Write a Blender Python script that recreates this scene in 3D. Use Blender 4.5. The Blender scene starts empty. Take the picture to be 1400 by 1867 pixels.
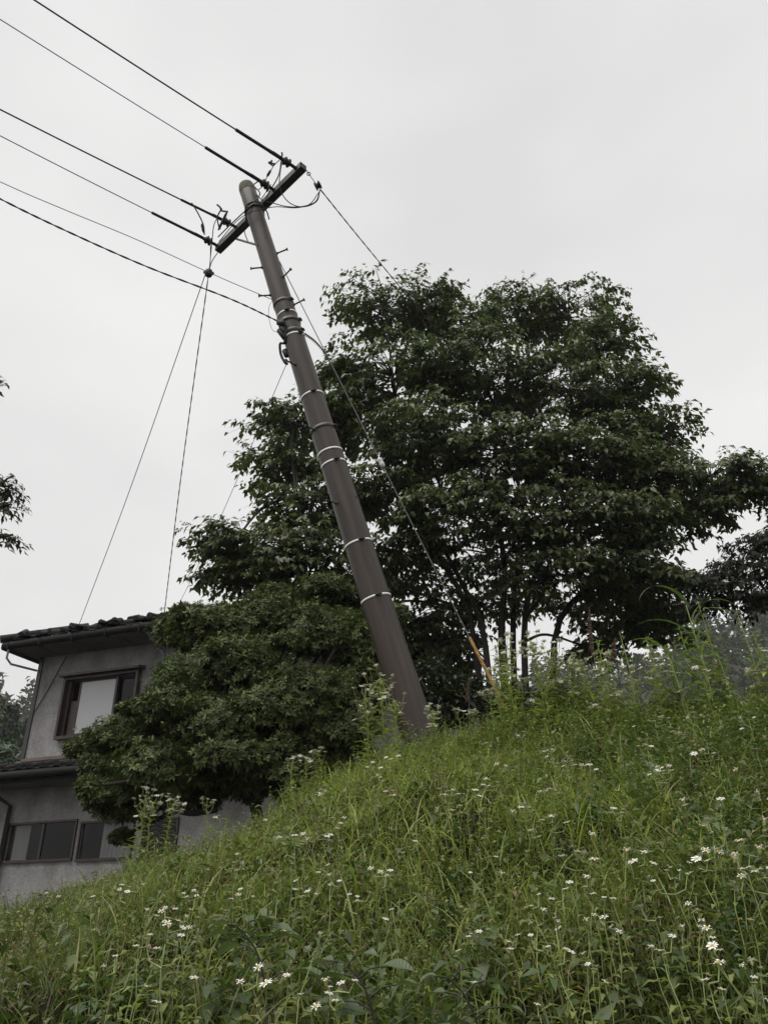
import bpy, math, random
import numpy as np
from mathutils import Vector, Matrix
rng = np.random.default_rng(7)
random.seed(7)
sc = bpy.context.scene
COL = sc.collection

# ------------------------------------------------------------------ camera
PITCH, ROLL, FPX = math.radians(28), math.radians(1.5), 1350.0     # focal length in photograph pixels (1400 x 1867)
fw = np.array([0, math.cos(PITCH), math.sin(PITCH)])
_r = np.array([1.0, 0, 0]); _u = np.array([0, -math.sin(PITCH), math.cos(PITCH)])
RT = _r*math.cos(ROLL) - _u*math.sin(ROLL)
UP = _u*math.cos(ROLL) + _r*math.sin(ROLL)
EYE = np.array([0, 0, 1.6])
cd = bpy.data.cameras.new("camera"); cam = bpy.data.objects.new("camera", cd); COL.objects.link(cam)
cd.sensor_fit = 'VERTICAL'; cd.sensor_height = 36; cd.lens = 36*FPX/1867
cd.clip_start = 0.05; cd.clip_end = 2000
M = Matrix(((RT[0], UP[0], -fw[0], EYE[0]), (RT[1], UP[1], -fw[1], EYE[1]), (RT[2], UP[2], -fw[2], EYE[2]), (0, 0, 0, 1)))
cam.matrix_world = M
sc.camera = cam
sc.render.resolution_x, sc.render.resolution_y = 767, 1024

# ------------------------------------------------------------------ sky and sun (rainy overcast)
SUN_EL, SUN_AZ = math.radians(62), math.radians(-135)               # azimuth from +Y towards +X
w = bpy.data.worlds.new("World"); sc.world = w; w.use_nodes = True
nt = w.node_tree; nt.nodes.clear()
out = nt.nodes.new("ShaderNodeOutputWorld"); bg = nt.nodes.new("ShaderNodeBackground")
sky = nt.nodes.new("ShaderNodeTexSky"); sky.sky_type = 'NISHITA'; sky.sun_disc = False
sky.sun_elevation = SUN_EL; sky.sun_rotation = SUN_AZ; sky.air_density = 2.0; sky.dust_density = 8.0
bw = nt.nodes.new("ShaderNodeHueSaturation"); bw.inputs['Saturation'].default_value = 0.0; bw.inputs['Value'].default_value = 0.6
nt.links.new(sky.outputs[0], bw.inputs['Color'])
tc = nt.nodes.new("ShaderNodeTexCoord")
mp = nt.nodes.new("ShaderNodeMapping"); mp.inputs['Scale'].default_value = (1.0, 1.0, 2.0)
nt.links.new(tc.outputs['Generated'], mp.inputs['Vector'])
cl = nt.nodes.new("ShaderNodeTexNoise"); cl.inputs['Scale'].default_value = 1.6; cl.inputs['Detail'].default_value = 3
nt.links.new(mp.outputs[0], cl.inputs['Vector'])
rp = nt.nodes.new("ShaderNodeValToRGB")
rp.color_ramp.elements[0].position = 0.3; rp.color_ramp.elements[0].color = (7.3, 7.3, 7.33, 1)
rp.color_ramp.elements[1].position = 0.7; rp.color_ramp.elements[1].color = (9.3, 9.28, 9.24, 1)
nt.links.new(cl.outputs['Fac'], rp.inputs[0])
mx = nt.nodes.new("ShaderNodeMix"); mx.data_type = 'RGBA'; mx.inputs[0].default_value = 0.93
nt.links.new(bw.outputs[0], mx.inputs[6]); nt.links.new(rp.outputs[0], mx.inputs[7])
nt.links.new(mx.outputs[2], bg.inputs['Color']); bg.inputs['Strength'].default_value = 0.0675
nt.links.new(bg.outputs[0], out.inputs['Surface'])
sd = bpy.data.lights.new("sun", 'SUN'); sun = bpy.data.objects.new("sun", sd); COL.objects.link(sun)
sd.energy = 1.5; sd.angle = math.radians(50); sd.color = (1.0, 0.98, 0.95)
sdir = Vector((math.sin(SUN_AZ)*math.cos(SUN_EL), math.cos(SUN_AZ)*math.cos(SUN_EL), math.sin(SUN_EL)))
sun.rotation_euler = sdir.to_track_quat('Z', 'Y').to_euler(); sun.location = (0, 0, 60)
vs = sc.view_settings
vs.view_transform = 'Standard'; vs.look = 'None'; vs.gamma = 1; vs.exposure = 0.6; vs.use_curve_mapping = False
sc.cycles.max_bounces = 6; sc.cycles.diffuse_bounces = 3; sc.cycles.glossy_bounces = 2
sc.cycles.transmission_bounces = 3; sc.cycles.transparent_max_bounces = 6; sc.cycles.volume_bounces = 0
sc.cycles.use_denoising = True

# ------------------------------------------------------------------ helpers
def ray(px, py): return RT*(px-700)/FPX + UP*(933.5-py)/FPX + fw
def atY(px, py, y):
    d = ray(px, py); return EYE + d*(y/d[1])
def atZ(px, py, z):
    d = ray(px, py); return EYE + d*((z-EYE[2])/d[2])
def atD(px, py, dep): return EYE + ray(px, py)*dep
def unit(v):
    v = np.asarray(v, float); n = np.linalg.norm(v, axis=-1, keepdims=True); return v/np.maximum(n, 1e-9)

def tag(o, label=None, cat=None, group=None, kind=None):
    if label: o["label"] = label
    if cat: o["category"] = cat
    if group: o["group"] = group
    if kind: o["kind"] = kind
    return o
def link(o, parent=None):
    COL.objects.link(o)
    if parent is not None: o.parent = parent
    return o
def empty(name, loc=(0, 0, 0), rz=0.0):
    o = bpy.data.objects.new(name, None); o.empty_display_size = 0.1
    o.location = loc; o.rotation_euler = (0, 0, rz); return link(o)
def np_mesh(name, verts, tris, col=None, mats=(), smooth=False, midx=None):
    verts = np.asarray(verts, np.float32).reshape(-1, 3); tris = np.asarray(tris, np.int32).reshape(-1, 3)
    me = bpy.data.meshes.new(name)
    me.vertices.add(len(verts)); me.vertices.foreach_set("co", verts.ravel())
    me.loops.add(tris.size); me.loops.foreach_set("vertex_index", tris.ravel())
    me.polygons.add(len(tris)); me.polygons.foreach_set("loop_start", np.arange(0, tris.size, 3, dtype=np.int32))
    if smooth: me.polygons.foreach_set("use_smooth", np.ones(len(tris), bool))
    if midx is not None: me.polygons.foreach_set("material_index", np.asarray(midx, np.int32))
    if col is not None:
        at = me.attributes.new("tint", 'FLOAT_COLOR', 'POINT')
        c = np.ones((len(verts), 4), np.float32); c[:, :3] = col; at.data.foreach_set("color", c.ravel())
    for m in mats: me.materials.append(m)
    me.update(calc_edges=True); me.validate()
    return me
class MB:
    """collects boxes, tubes, lathes and polygons into one mesh"""
    def __init__(s): s.v = []; s.f = []; s.mi = []; s.sm = []
    def add(s, vs_, fs, mi=0, smooth=False):
        o = len(s.v); s.v += [tuple(map(float, p)) for p in vs_]
        for f in fs: s.f.append(tuple(i+o for i in f)); s.mi.append(mi); s.sm.append(smooth)
    def box(s, lo, hi, mi=0, mat=None):
        x0, y0, z0 = lo; x1, y1, z1 = hi
        P = [(x0, y0, z0), (x1, y0, z0), (x1, y1, z0), (x0, y1, z0), (x0, y0, z1), (x1, y0, z1), (x1, y1, z1), (x0, y1, z1)]
        if mat is not None: P = [tuple(mat @ Vector(p)) for p in P]
        s.add(P, [(0, 3, 2, 1), (4, 5, 6, 7), (0, 1, 5, 4), (1, 2, 6, 5), (2, 3, 7, 6), (3, 0, 4, 7)], mi)
    def tube(s, pts, rad, n=8, mi=0, caps=True, smooth=True):
        pts = [np.asarray(p, float) for p in pts]; m = len(pts)
        if np.isscalar(rad): rad = [rad]*m
        t0 = unit(pts[1]-pts[0]); a = np.cross(t0, [0, 0, 1.0])
        if np.linalg.norm(a) < 1e-3: a = np.cross(t0, [1.0, 0, 0])
        a = unit(a); V = []
        for i, p in enumerate(pts):
            t = unit(pts[min(i+1, m-1)] - pts[max(i-1, 0)])
            a = unit(a - t*np.dot(a, t)); b = np.cross(t, a)
            for k in range(n):
                th = 2*math.pi*k/n; V.append(p + rad[i]*(a*math.cos(th) + b*math.sin(th)))
        Fs = [(i*n+k, i*n+(k+1) % n, (i+1)*n+(k+1) % n, (i+1)*n+k) for i in range(m-1) for k in range(n)]
        s.add(V, Fs, mi, smooth)
        if caps: s.add(V[:n], [tuple(range(n))[::-1]], mi); s.add(V[-n:], [tuple(range(n))], mi)
    def lathe(s, p, q, prof, n=16, mi=0, smooth=True):
        """prof: list of (fraction along p-q, radius)"""
        p = np.asarray(p, float); q = np.asarray(q, float)
        s.tube([p+(q-p)*t for t, _ in prof], [max(r, 1e-4) for _, r in prof], n, mi, True, smooth)
    def mesh(s, name, mats):
        me = bpy.data.meshes.new(name); me.from_pydata(s.v, [], s.f)
        me.polygons.foreach_set("material_index", s.mi); me.polygons.foreach_set("use_smooth", s.sm)
        for m in (mats if isinstance(mats, (list, tuple)) else [mats]): me.materials.append(m)
        me.update(); return me
    def build(s, name, mats, parent=None):
        return link(bpy.data.objects.new(name, s.mesh(name, mats)), parent)
def spline(pts, k=6):
    P = [np.asarray(p, float) for p in pts]; P = [2*P[0]-P[1]] + P + [2*P[-1]-P[-2]]; o = []
    for i in range(1, len(P)-2):
        a, b, c, d = P[i-1:i+3]
        for j in range(k):
            t = j/k; o.append(0.5*(2*b+(c-a)*t+(2*a-5*b+4*c-d)*t*t+(-a+3*b-3*c+d)*t**3))
    o.append(P[-2]); return o

# ------------------------------------------------------------------ materials
def newmat(name):
    m = bpy.data.materials.new(name); m.use_nodes = True; nt = m.node_tree
    return m, nt, nt.nodes['Principled BSDF']
def N(nt, t, **kw):
    n = nt.nodes.new(t)
    for k, v in kw.items():
        if k in n.inputs: n.inputs[k].default_value = v
        else: setattr(n, k, v)
    return n
def plain(name, col, rough=0.6, var=0.25, scale=8.0, bump=0.0, bscale=60.0, metal=0.0, spec=0.5, stretch=(1, 1, 1), coat=0.0):
    m, nt, b = newmat(name)
    t = N(nt, "ShaderNodeTexCoord"); mp = N(nt, "ShaderNodeMapping"); mp.inputs['Scale'].default_value = stretch
    nt.links.new(t.outputs['Object'], mp.inputs[0])
    n = N(nt, "ShaderNodeTexNoise", Scale=scale, Detail=6.0, Roughness=0.65); nt.links.new(mp.outputs[0], n.inputs['Vector'])
    r = N(nt, "ShaderNodeValToRGB"); r.color_ramp.elements[0].position = 0.3; r.color_ramp.elements[1].position = 0.72
    r.color_ramp.elements[0].color = tuple(c*(1-var) for c in col)+(1,); r.color_ramp.elements[1].color = tuple(min(1, c*(1+var)) for c in col)+(1,)
    nt.links.new(n.outputs['Fac'], r.inputs[0]); nt.links.new(r.outputs[0], b.inputs['Base Color'])
    b.inputs['Roughness'].default_value = rough; b.inputs['Metallic'].default_value = metal
    b.inputs['Specular IOR Level'].default_value = spec; b.inputs['Coat Weight'].default_value = coat; b.inputs['Coat Roughness'].default_value = 0.2
    if bump:
        n2 = N(nt, "ShaderNodeTexNoise", Scale=bscale, Detail=4.0); nt.links.new(mp.outputs[0], n2.inputs['Vector'])
        bp = N(nt, "ShaderNodeBump", Strength=bump, Distance=0.01); nt.links.new(n2.outputs['Fac'], bp.inputs['Height'])
        nt.links.new(bp.outputs[0], b.inputs['Normal'])
    return m
def leafmat(name, gain=1.0, rough=0.42, trans=0.25, spec=0.45, vein=0.0):
    m, nt, b = newmat(name)
    a = N(nt, "ShaderNodeAttribute", attribute_name="tint")
    t = N(nt, "ShaderNodeTexCoord"); n = N(nt, "ShaderNodeTexNoise", Scale=25.0, Detail=3.0); nt.links.new(t.outputs['Object'], n.inputs['Vector'])
    mr = N(nt, "ShaderNodeMapRange"); mr.inputs['To Min'].default_value = 0.75*gain; mr.inputs['To Max'].default_value = 1.25*gain
    nt.links.new(n.outputs['Fac'], mr.inputs[0])
    v = N(nt, "ShaderNodeVectorMath", operation='SCALE'); nt.links.new(a.outputs['Color'], v.inputs[0]); nt.links.new(mr.outputs[0], v.inputs['Scale'])
    nt.links.new(v.outputs[0], b.inputs['Base Color'])
    b.inputs['Roughness'].default_value = rough; b.inputs['Specular IOR Level'].default_value = spec
    tr = N(nt, "ShaderNodeBsdfTranslucent"); v2 = N(nt, "ShaderNodeVectorMath", operation='MULTIPLY')
    v2.inputs[1].default_value = (1.2, 1.5, 0.7); nt.links.new(v.outputs[0], v2.inputs[0]); nt.links.new(v2.outputs[0], tr.inputs[0])
    mxs = N(nt, "ShaderNodeMixShader", Fac=trans); nt.links.new(b.outputs[0], mxs.inputs[1]); nt.links.new(tr.outputs[0], mxs.inputs[2])
    nt.links.new(mxs.outputs[0], nt.nodes['Material Output'].inputs[0])
    return m
def leafmat_plain(name, col):
    m = plain(name, col, .5, .25, 40); nt = m.node_tree; b = nt.nodes['Principled BSDF']
    tr = N(nt, "ShaderNodeBsdfTranslucent"); tr.inputs[0].default_value = (col[0]*1.2, col[1]*1.4, col[2]*.7, 1)
    mxs = N(nt, "ShaderNodeMixShader", Fac=.4); nt.links.new(b.outputs[0], mxs.inputs[1]); nt.links.new(tr.outputs[0], mxs.inputs[2])
    nt.links.new(mxs.outputs[0], nt.nodes['Material Output'].inputs[0]); return m
MAT = {}
MAT['pole'] = plain('pole_paint', (0.047, 0.034, 0.027), 0.42, 0.6, 2.4, 0.14, 90, spec=0.42, stretch=(5, 5, 0.28), coat=0.05)
MAT['moss'] = plain('pole_cap_moss', (0.10, 0.095, 0.06), 0.85, 0.5, 14, 0.3, 80)
MAT['steel'] = plain('galvanised_steel', (0.13, 0.13, 0.13), 0.5, 0.25, 30, 0.05, 150, metal=0.7)
MAT['arm'] = plain('crossarm_steel', (0.06, 0.06, 0.062), 0.5, 0.25, 12, 0.05, 90, metal=0.3)
MAT['dark'] = plain('weathered_black', (0.012, 0.012, 0.013), 0.55, 0.3, 20)
MAT['wire'] = plain('wire_rubber', (0.016, 0.016, 0.017), 0.5, 0.2, 20)
MAT['drop'] = plain('grey_wire', (0.09, 0.09, 0.09), 0.5, 0.2, 20)
MAT['white'] = plain('white_plastic', (0.72, 0.72, 0.70), 0.4, 0.08, 20)
MAT['porcelain'] = plain('grey_porcelain', (0.55, 0.55, 0.53), 0.3, 0.1, 20)
MAT['yellow'] = plain('guy_guard_yellow', (0.32, 0.18, 0.05), 0.55, 0.5, 14)
MAT['bark'] = plain('bark', (0.028, 0.024, 0.020), 0.85, 0.4, 6, 0.5, 25, stretch=(1, 1, 0.3))
MAT['soil'] = plain('soil', (0.016, 0.014, 0.008), 0.98, 0.5, 2.5, 0.5, 20, spec=.05)
MAT['path'] = plain('wet_gravel', (0.10, 0.10, 0.10), 0.6, 0.5, 3, 0.5, 60)
MAT['tile'] = plain('roof_tile_clay', (0.020, 0.018, 0.018), 0.7, 0.5, 3, 0.2, 60, spec=.3)
MAT['fascia'] = plain('dark_gutter', (0.012, 0.011, 0.011), 0.75, 0.3, 6, spec=.25)
MAT['soffit'] = plain('soffit_board', (0.15, 0.135, 0.128), 0.8, 0.35, 2.0, 0.1, 40)
MAT['frame'] = plain('bronze_frame', (0.05, 0.036, 0.033), 0.4, 0.25, 10, metal=0.2)
MAT['hood'] = plain('window_hood', (0.06, 0.046, 0.044), 0.45, 0.25, 8)
MAT['curtain'] = plain('pale_curtain', (0.75, 0.75, 0.74), 0.9, 0.12, 4, stretch=(12, 12, 0.5))
MAT['inner'] = plain('room_dark', (0.008, 0.008, 0.008), 0.9, 0.2, 2)
MAT['frost'] = plain('frosted_glass', (0.40, 0.41, 0.41), 0.10, 0.05, 1.0, spec=0.6)
MAT['band'] = plain('flashing_brown', (0.13, 0.10, 0.09), 0.6, 0.25, 4)
MAT['pipe'] = plain('pale_pipe', (0.28, 0.30, 0.34), 0.4, 0.12, 5)
MAT['pipe_dark'] = plain('brown_pipe', (0.035, 0.03, 0.03), 0.4, 0.2, 5)
MAT['tree_leaf'] = leafmat('tree_leaf', 1.0, 0.40, 0.25, 0.5)
MAT['dark_leaf'] = leafmat('dark_tree_leaf', 1.0, 0.6, 0.15, 0.2)
MAT['shrub_leaf'] = leafmat('shrub_leaf', 1.0, 0.5, 0.2, 0.35)
MAT['grass'] = leafmat('grass_blade', 1.0, 0.45, 0.35, 0.4)
MAT['weed'] = leafmat('weed_leaf', 1.0, 0.45, 0.25, 0.45)
MAT['far_leaf'] = leafmat('far_leaf', 1.0, 0.6, 0.15, 0.3)
MAT['stem'] = plain('weed_stem', (0.22, 0.26, 0.09), 0.6, 0.3, 20)
MAT['stem_dark'] = plain('dark_stem', (0.035, 0.035, 0.025), 0.6, 0.3, 20)
MAT['petal'] = plain('white_petal', (0.78, 0.78, 0.75), 0.6, 0.05, 20)
MAT['disc'] = plain('yellow_disc', (0.55, 0.40, 0.06), 0.7, 0.2, 60)
MAT['seed'] = plain('rusty_seed', (0.085, 0.045, 0.03), 0.8, 0.35, 30)
# glass: clear pane with mirror reflection
m, nt_, b_ = newmat('window_glass'); MAT['glass'] = m
gl = N(nt_, "ShaderNodeBsdfGlossy"); gl.inputs['Roughness'].default_value = 0.02; tr = N(nt_, "ShaderNodeBsdfTransparent")
tr.inputs[0].default_value = (0.72, 0.72, 0.72, 1); fr = N(nt_, "ShaderNodeFresnel", IOR=1.28); ms = N(nt_, "ShaderNodeMixShader")
nt_.links.new(fr.outputs[0], ms.inputs[0]); nt_.links.new(tr.outputs[0], ms.inputs[1]); nt_.links.new(gl.outputs[0], ms.inputs[2])
nt_.links.new(ms.outputs[0], nt_.nodes['Material Output'].inputs[0])
# stucco with combed texture and rain stains
m, nt_, b_ = newmat('stucco'); MAT['stucco'] = m
t_ = N(nt_, "ShaderNodeTexCoord")
mp_ = N(nt_, "ShaderNodeMapping"); mp_.inputs['Scale'].default_value = (1.0, 1.0, 0.8); nt_.links.new(t_.outputs['Object'], mp_.inputs[0])
st = N(nt_, "ShaderNodeTexNoise", Scale=1.6, Detail=6.0, Roughness=0.7); nt_.links.new(mp_.outputs[0], st.inputs['Vector'])
rr = N(nt_, "ShaderNodeValToRGB"); rr.color_ramp.elements[0].position = 0.32; rr.color_ramp.elements[0].color = (0.17, 0.16, 0.158, 1)
rr.color_ramp.elements[1].position = 0.62; rr.color_ramp.elements[1].color = (0.34, 0.328, 0.32, 1)
nt_.links.new(st.outputs['Fac'], rr.inputs[0])
gr = N(nt_, "ShaderNodeTexNoise", Scale=24.0, Detail=6.0, Roughness=0.8); nt_.links.new(t_.outputs['Object'], gr.inputs['Vector'])
mr_ = N(nt_, "ShaderNodeMapRange"); mr_.inputs['To Min'].default_value = 0.15; mr_.inputs['To Max'].default_value = 1.7; nt_.links.new(gr.outputs['Fac'], mr_.inputs[0])
vm = N(nt_, "ShaderNodeVectorMath", operation='SCALE'); nt_.links.new(rr.outputs[0], vm.inputs[0]); nt_.links.new(mr_.outputs[0], vm.inputs['Scale'])
nt_.links.new(vm.outputs[0], b_.inputs['Base Color']); b_.inputs['Roughness'].default_value = 0.9
bp_ = N(nt_, "ShaderNodeBump", Strength=0.7, Distance=0.012); nt_.links.new(gr.outputs['Fac'], bp_.inputs['Height']); nt_.links.new(bp_.outputs[0], b_.inputs['Normal'])

# ------------------------------------------------------------------ ground
CX = np.array([-8, -5, -4, -3, -2.6, -2.45, -1.76, -1.11, -0.57, 0, 0.32, 1.0, 1.6, 2.06, 3, 5, 9])
CZ = np.array([1.05, 1.05, 1.08, 1.20, 1.42, 1.57, 1.76, 1.93, 2.20, 2.40, 2.47, 2.50, 2.48, 2.44, 2.44, 2.42, 2.35])
CY = np.array([5.6, 5.6, 5.6, 5.6, 5.6, 5.6, 5.6, 5.5, 5.3, 5.1, 5.0, 4.7, 4.3, 4.0, 3.9, 4.2, 4.5])
def sstep(t): t = np.clip(t, 0, 1); return t*t*(3-2*t)
def ground_z(x, y):
    x = np.asarray(x, float); y = np.asarray(y, float)
    zc = np.interp(x, CX, CZ); yc = np.interp(x, CX, CY)
    bump = 0.035*np.sin(2.3*x+1.1)*np.sin(1.9*y+0.4) + 0.022*np.sin(5.1*x+2.0*y) + 0.015*np.sin(7.3*y-3.1*x+1)
    bump = bump + 0.05*np.sin(4.1*x+1.3*np.sin(2.7*y))*np.sin(3.7*y+1.1*np.sin(3.3*x)+.7)*np.clip((y-.9)/.6, 0, 1)
    zb = 1.02
    t = (y-0.7)/(yc-0.7)
    front = zb + (zc-zb)*t + 0.07*np.sin(np.clip(t, 0, 1)*math.pi)
    low = 0.02 + (zb-0.02)*sstep((y+0.9)/1.6)
    back_level = np.interp(x, [-6, -3, -1.5, 0.3, 30], [1.1, 1.15, 1.5, 2.3, 2.2])
    s = sstep((y-yc)/2.4)
    back = zc*(1-s) + back_level*s
    back = back + (1.2-back)*sstep((y-16)/30)
    z = np.where(y < 0.7, low, np.where(y <= yc, front, back))
    side = sstep((np.abs(x)-9)/14)                       # the bank runs out to the sides
    z = z*(1-side) + np.where(y < 0.7, low*0+0.02+0.5*sstep((y+0.9)/1.6), 1.1)*side
    return z + bump*np.clip((y+0.5)/1.0, 0, 1)*np.clip(1-(y-12)/20, 0.2, 1)
def hit(px, py, h=0.0, ymax=12):
    """first point where the line of sight comes down to h above the ground"""
    d = ray(px, py); ys = np.linspace(0.9, ymax, 900); P = EYE + d*(ys/d[1])[:, None]
    below = P[:, 2] < ground_z(P[:, 0], P[:, 1]) + h
    if not below.any(): return None
    return P[np.argmax(below)]
def axis_grid(lo, hi, near, step):
    a = list(np.arange(-near, near+1e-6, step)); s = step
    while a[-1] < hi: s *= 1.25; a.append(a[-1]+s)
    s = step
    while a[0] > lo: s *= 1.25; a.insert(0, a[0]-s)
    return np.array(a)
gx = axis_grid(-260, 260, 6, 0.12); gy = axis_grid(-30, 260, 7, 0.12)
X, Yg = np.meshgrid(gx, gy); Z = ground_z(X, Yg)
V = np.stack([X, Yg, Z], -1).reshape(-1, 3); nx = len(gx)
ii = np.arange(len(gy)-1)[:, None]*nx + np.arange(nx-1)[None]
a_, b2, c_, d_ = ii.ravel(), ii.ravel()+1, ii.ravel()+nx+1, ii.ravel()+nx
T = np.concatenate([np.stack([a_, b2, c_], 1), np.stack([a_, c_, d_], 1)])
g = link(bpy.data.objects.new("ground", np_mesh("ground", V, T, None, [MAT['soil']], True))); tag(g, kind="structure")
# wet gravel lane below the left end of the bank
mb = MB(); prev = None; lane = [(-4.2, 3.0), (-4.6, 6), (-5.4, 9), (-6.4, 12), (-8, 16), (-11, 22)]
L = spline([(x, y, 0) for x, y in lane], 8); vv = []
for i, p in enumerate(L):
    t = unit(L[min(i+1, len(L)-1)]-L[max(i-1, 0)]); nrm = np.array([-t[1], t[0], 0])
    for k in np.linspace(-0.9, 0.9, 7):
        q = p+nrm*k; vv.append((q[0], q[1], float(ground_z(q[0], q[1]))+0.02))
mb.add(vv, [(i*7+k, i*7+k+1, (i+1)*7+k+1, (i+1)*7+k) for i in range(len(L)-1) for k in range(6)], 0, True)
tag(mb.build("path", MAT['path']), kind="structure")

# ------------------------------------------------------------------ hill and forest far behind
def hill_elev(az): return np.interp(az, [-70, -40, -30, -20, -5, 8, 15, 20, 24, 28, 40, 70], [8, 11, 11.5, 12.0, 13.0, 13.6, 13.7, 14.2, 15.6, 16.2, 17, 10])
az = np.linspace(-70, 70, 113); rad = np.linspace(95, 255, 40)
A, Rr = np.meshgrid(az, rad)
def hill_z(a, r):
    H = 220*np.tan(np.radians(hill_elev(a)))-8
    return 0.9 + H*sstep((r-98)/122) + 1.5*np.sin(a*0.5+r*0.07)*sstep((r-70)/40) + 1.0*np.sin(a*0.23-r*0.11)*sstep((r-70)/40)
Zh = hill_z(A, Rr)
V = np.stack([Rr*np.sin(np.radians(A)), Rr*np.cos(np.radians(A)), Zh], -1).reshape(-1, 3); nx = len(az)
ii = np.arange(len(rad)-1)[:, None]*nx + np.arange(nx-1)[None]
T = np.concatenate([np.stack([ii.ravel(), ii.ravel()+1, ii.ravel()+nx+1], 1), np.stack([ii.ravel(), ii.ravel()+nx+1, ii.ravel()+nx], 1)])
tag(link(bpy.data.objects.new("hill", np_mesh("hill", V, T, None, [MAT['soil']], True))), kind="structure")

# ------------------------------------------------------------------ leaves
def leaves(pos, d, n, length, width, col, fold=0.25, droop=0.25):
    """4-triangle folded leaves; arrays of n leaves. returns verts, tris, colours"""
    k = len(pos); d = unit(d); s = unit(np.cross(d, n)); n = np.cross(s, d)
    L = np.broadcast_to(np.asarray(length, float), (k,))[:, None]; W = np.broadcast_to(np.asarray(width, float), (k,))[:, None]/2
    dr = np.broadcast_to(np.asarray(droop, float), (k,))[:, None]
    base = pos; mc = pos + d*L*0.45 - n*W*fold*0.5
    ml = pos + d*L*0.42 + s*W + n*W*fold; mr = pos + d*L*0.42 - s*W + n*W*fold
    tip = pos + d*L*(1-0.3*dr) - n*L*dr
    Vv = np.stack([base, ml, mc, mr, tip], 1).reshape(-1, 3)
    q = np.array([[0, 3, 2], [0, 2, 1], [1, 2, 4], [2, 3, 4]])
    Tt = (np.arange(k)[:, None, None]*5 + q[None]).reshape(-1, 3)
    return Vv, Tt, np.repeat(col, 5, axis=0)
def merge(parts):
    V, T, C = [], [], []; o = 0
    for v, t, c in parts: V.append(v); T.append(t+o); C.append(c); o += len(v)
    return np.concatenate(V), np.concatenate(T), np.concatenate(C)
def rand_unit(k):
    v = rng.normal(size=(k, 3)); return unit(v)
def tints(k, base, var=0.25, hue=0.12):
    base = np.asarray(base); g_ = rng.normal(1, var, (k, 1)).clip(0.45, 1.8); h = rng.normal(0, hue, (k, 1))
    c = base*g_; c = c*np.concatenate([1+h, 1+0*h, 1-h*1.2], 1); return c.clip(0.004, 1)
# forest: many crowns of leaf clumps on the hill, reads as one mass
pts = []
for _ in range(1300):
    a0 = rng.uniform(-46, 46); r0 = rng.uniform(104, 235)
    pts.append((r0*math.sin(math.radians(a0)), r0*math.cos(math.radians(a0)), float(hill_z(np.array(a0), np.array(r0)))))
P_, D_, N_, L_, C_ = [], [], [], [], []
for x, y, z in pts:
    h = rng.uniform(5, 16); r = rng.uniform(2.2, 4.4); k = 130
    o = rand_unit(k); rr2 = rng.uniform(0.6, 1.0, (k, 1)); con = rng.random() < 0.25
    if con:
        t = rng.random((k, 1)); p = np.concatenate([o[:, :2]*r*0.8*(1-t), h*1.35*t+0.5], 1)
    else:
        p = o*rr2*np.array([r, r, h*0.5])*(1+0.25*np.sin(o[:, :1]*5+x)) + [0, 0, h*0.55]
    P_.append(p+[x, y, z]); D_.append(o+rng.normal(0, 0.5, (k, 3))); N_.append(o+[0, 0, 0.8])
    C_.append(tints(k, np.array([0.042, 0.052, 0.027])*rng.uniform(0.7, 1.35), 0.2))
P_, D_, N_, C_ = map(np.concatenate, (P_, D_, N_, C_))
v, t, c = leaves(P_, D_, N_, rng.uniform(1.0, 2.1, len(P_)), rng.uniform(0.8, 1.5, len(P_)), C_)
fo = link(bpy.data.objects.new("forest", np_mesh("forest", v, t, c, [MAT['far_leaf']])))
tag(fo, "distant wooded hillside fading into grey rain haze", "forest", kind="stuff")

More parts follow.
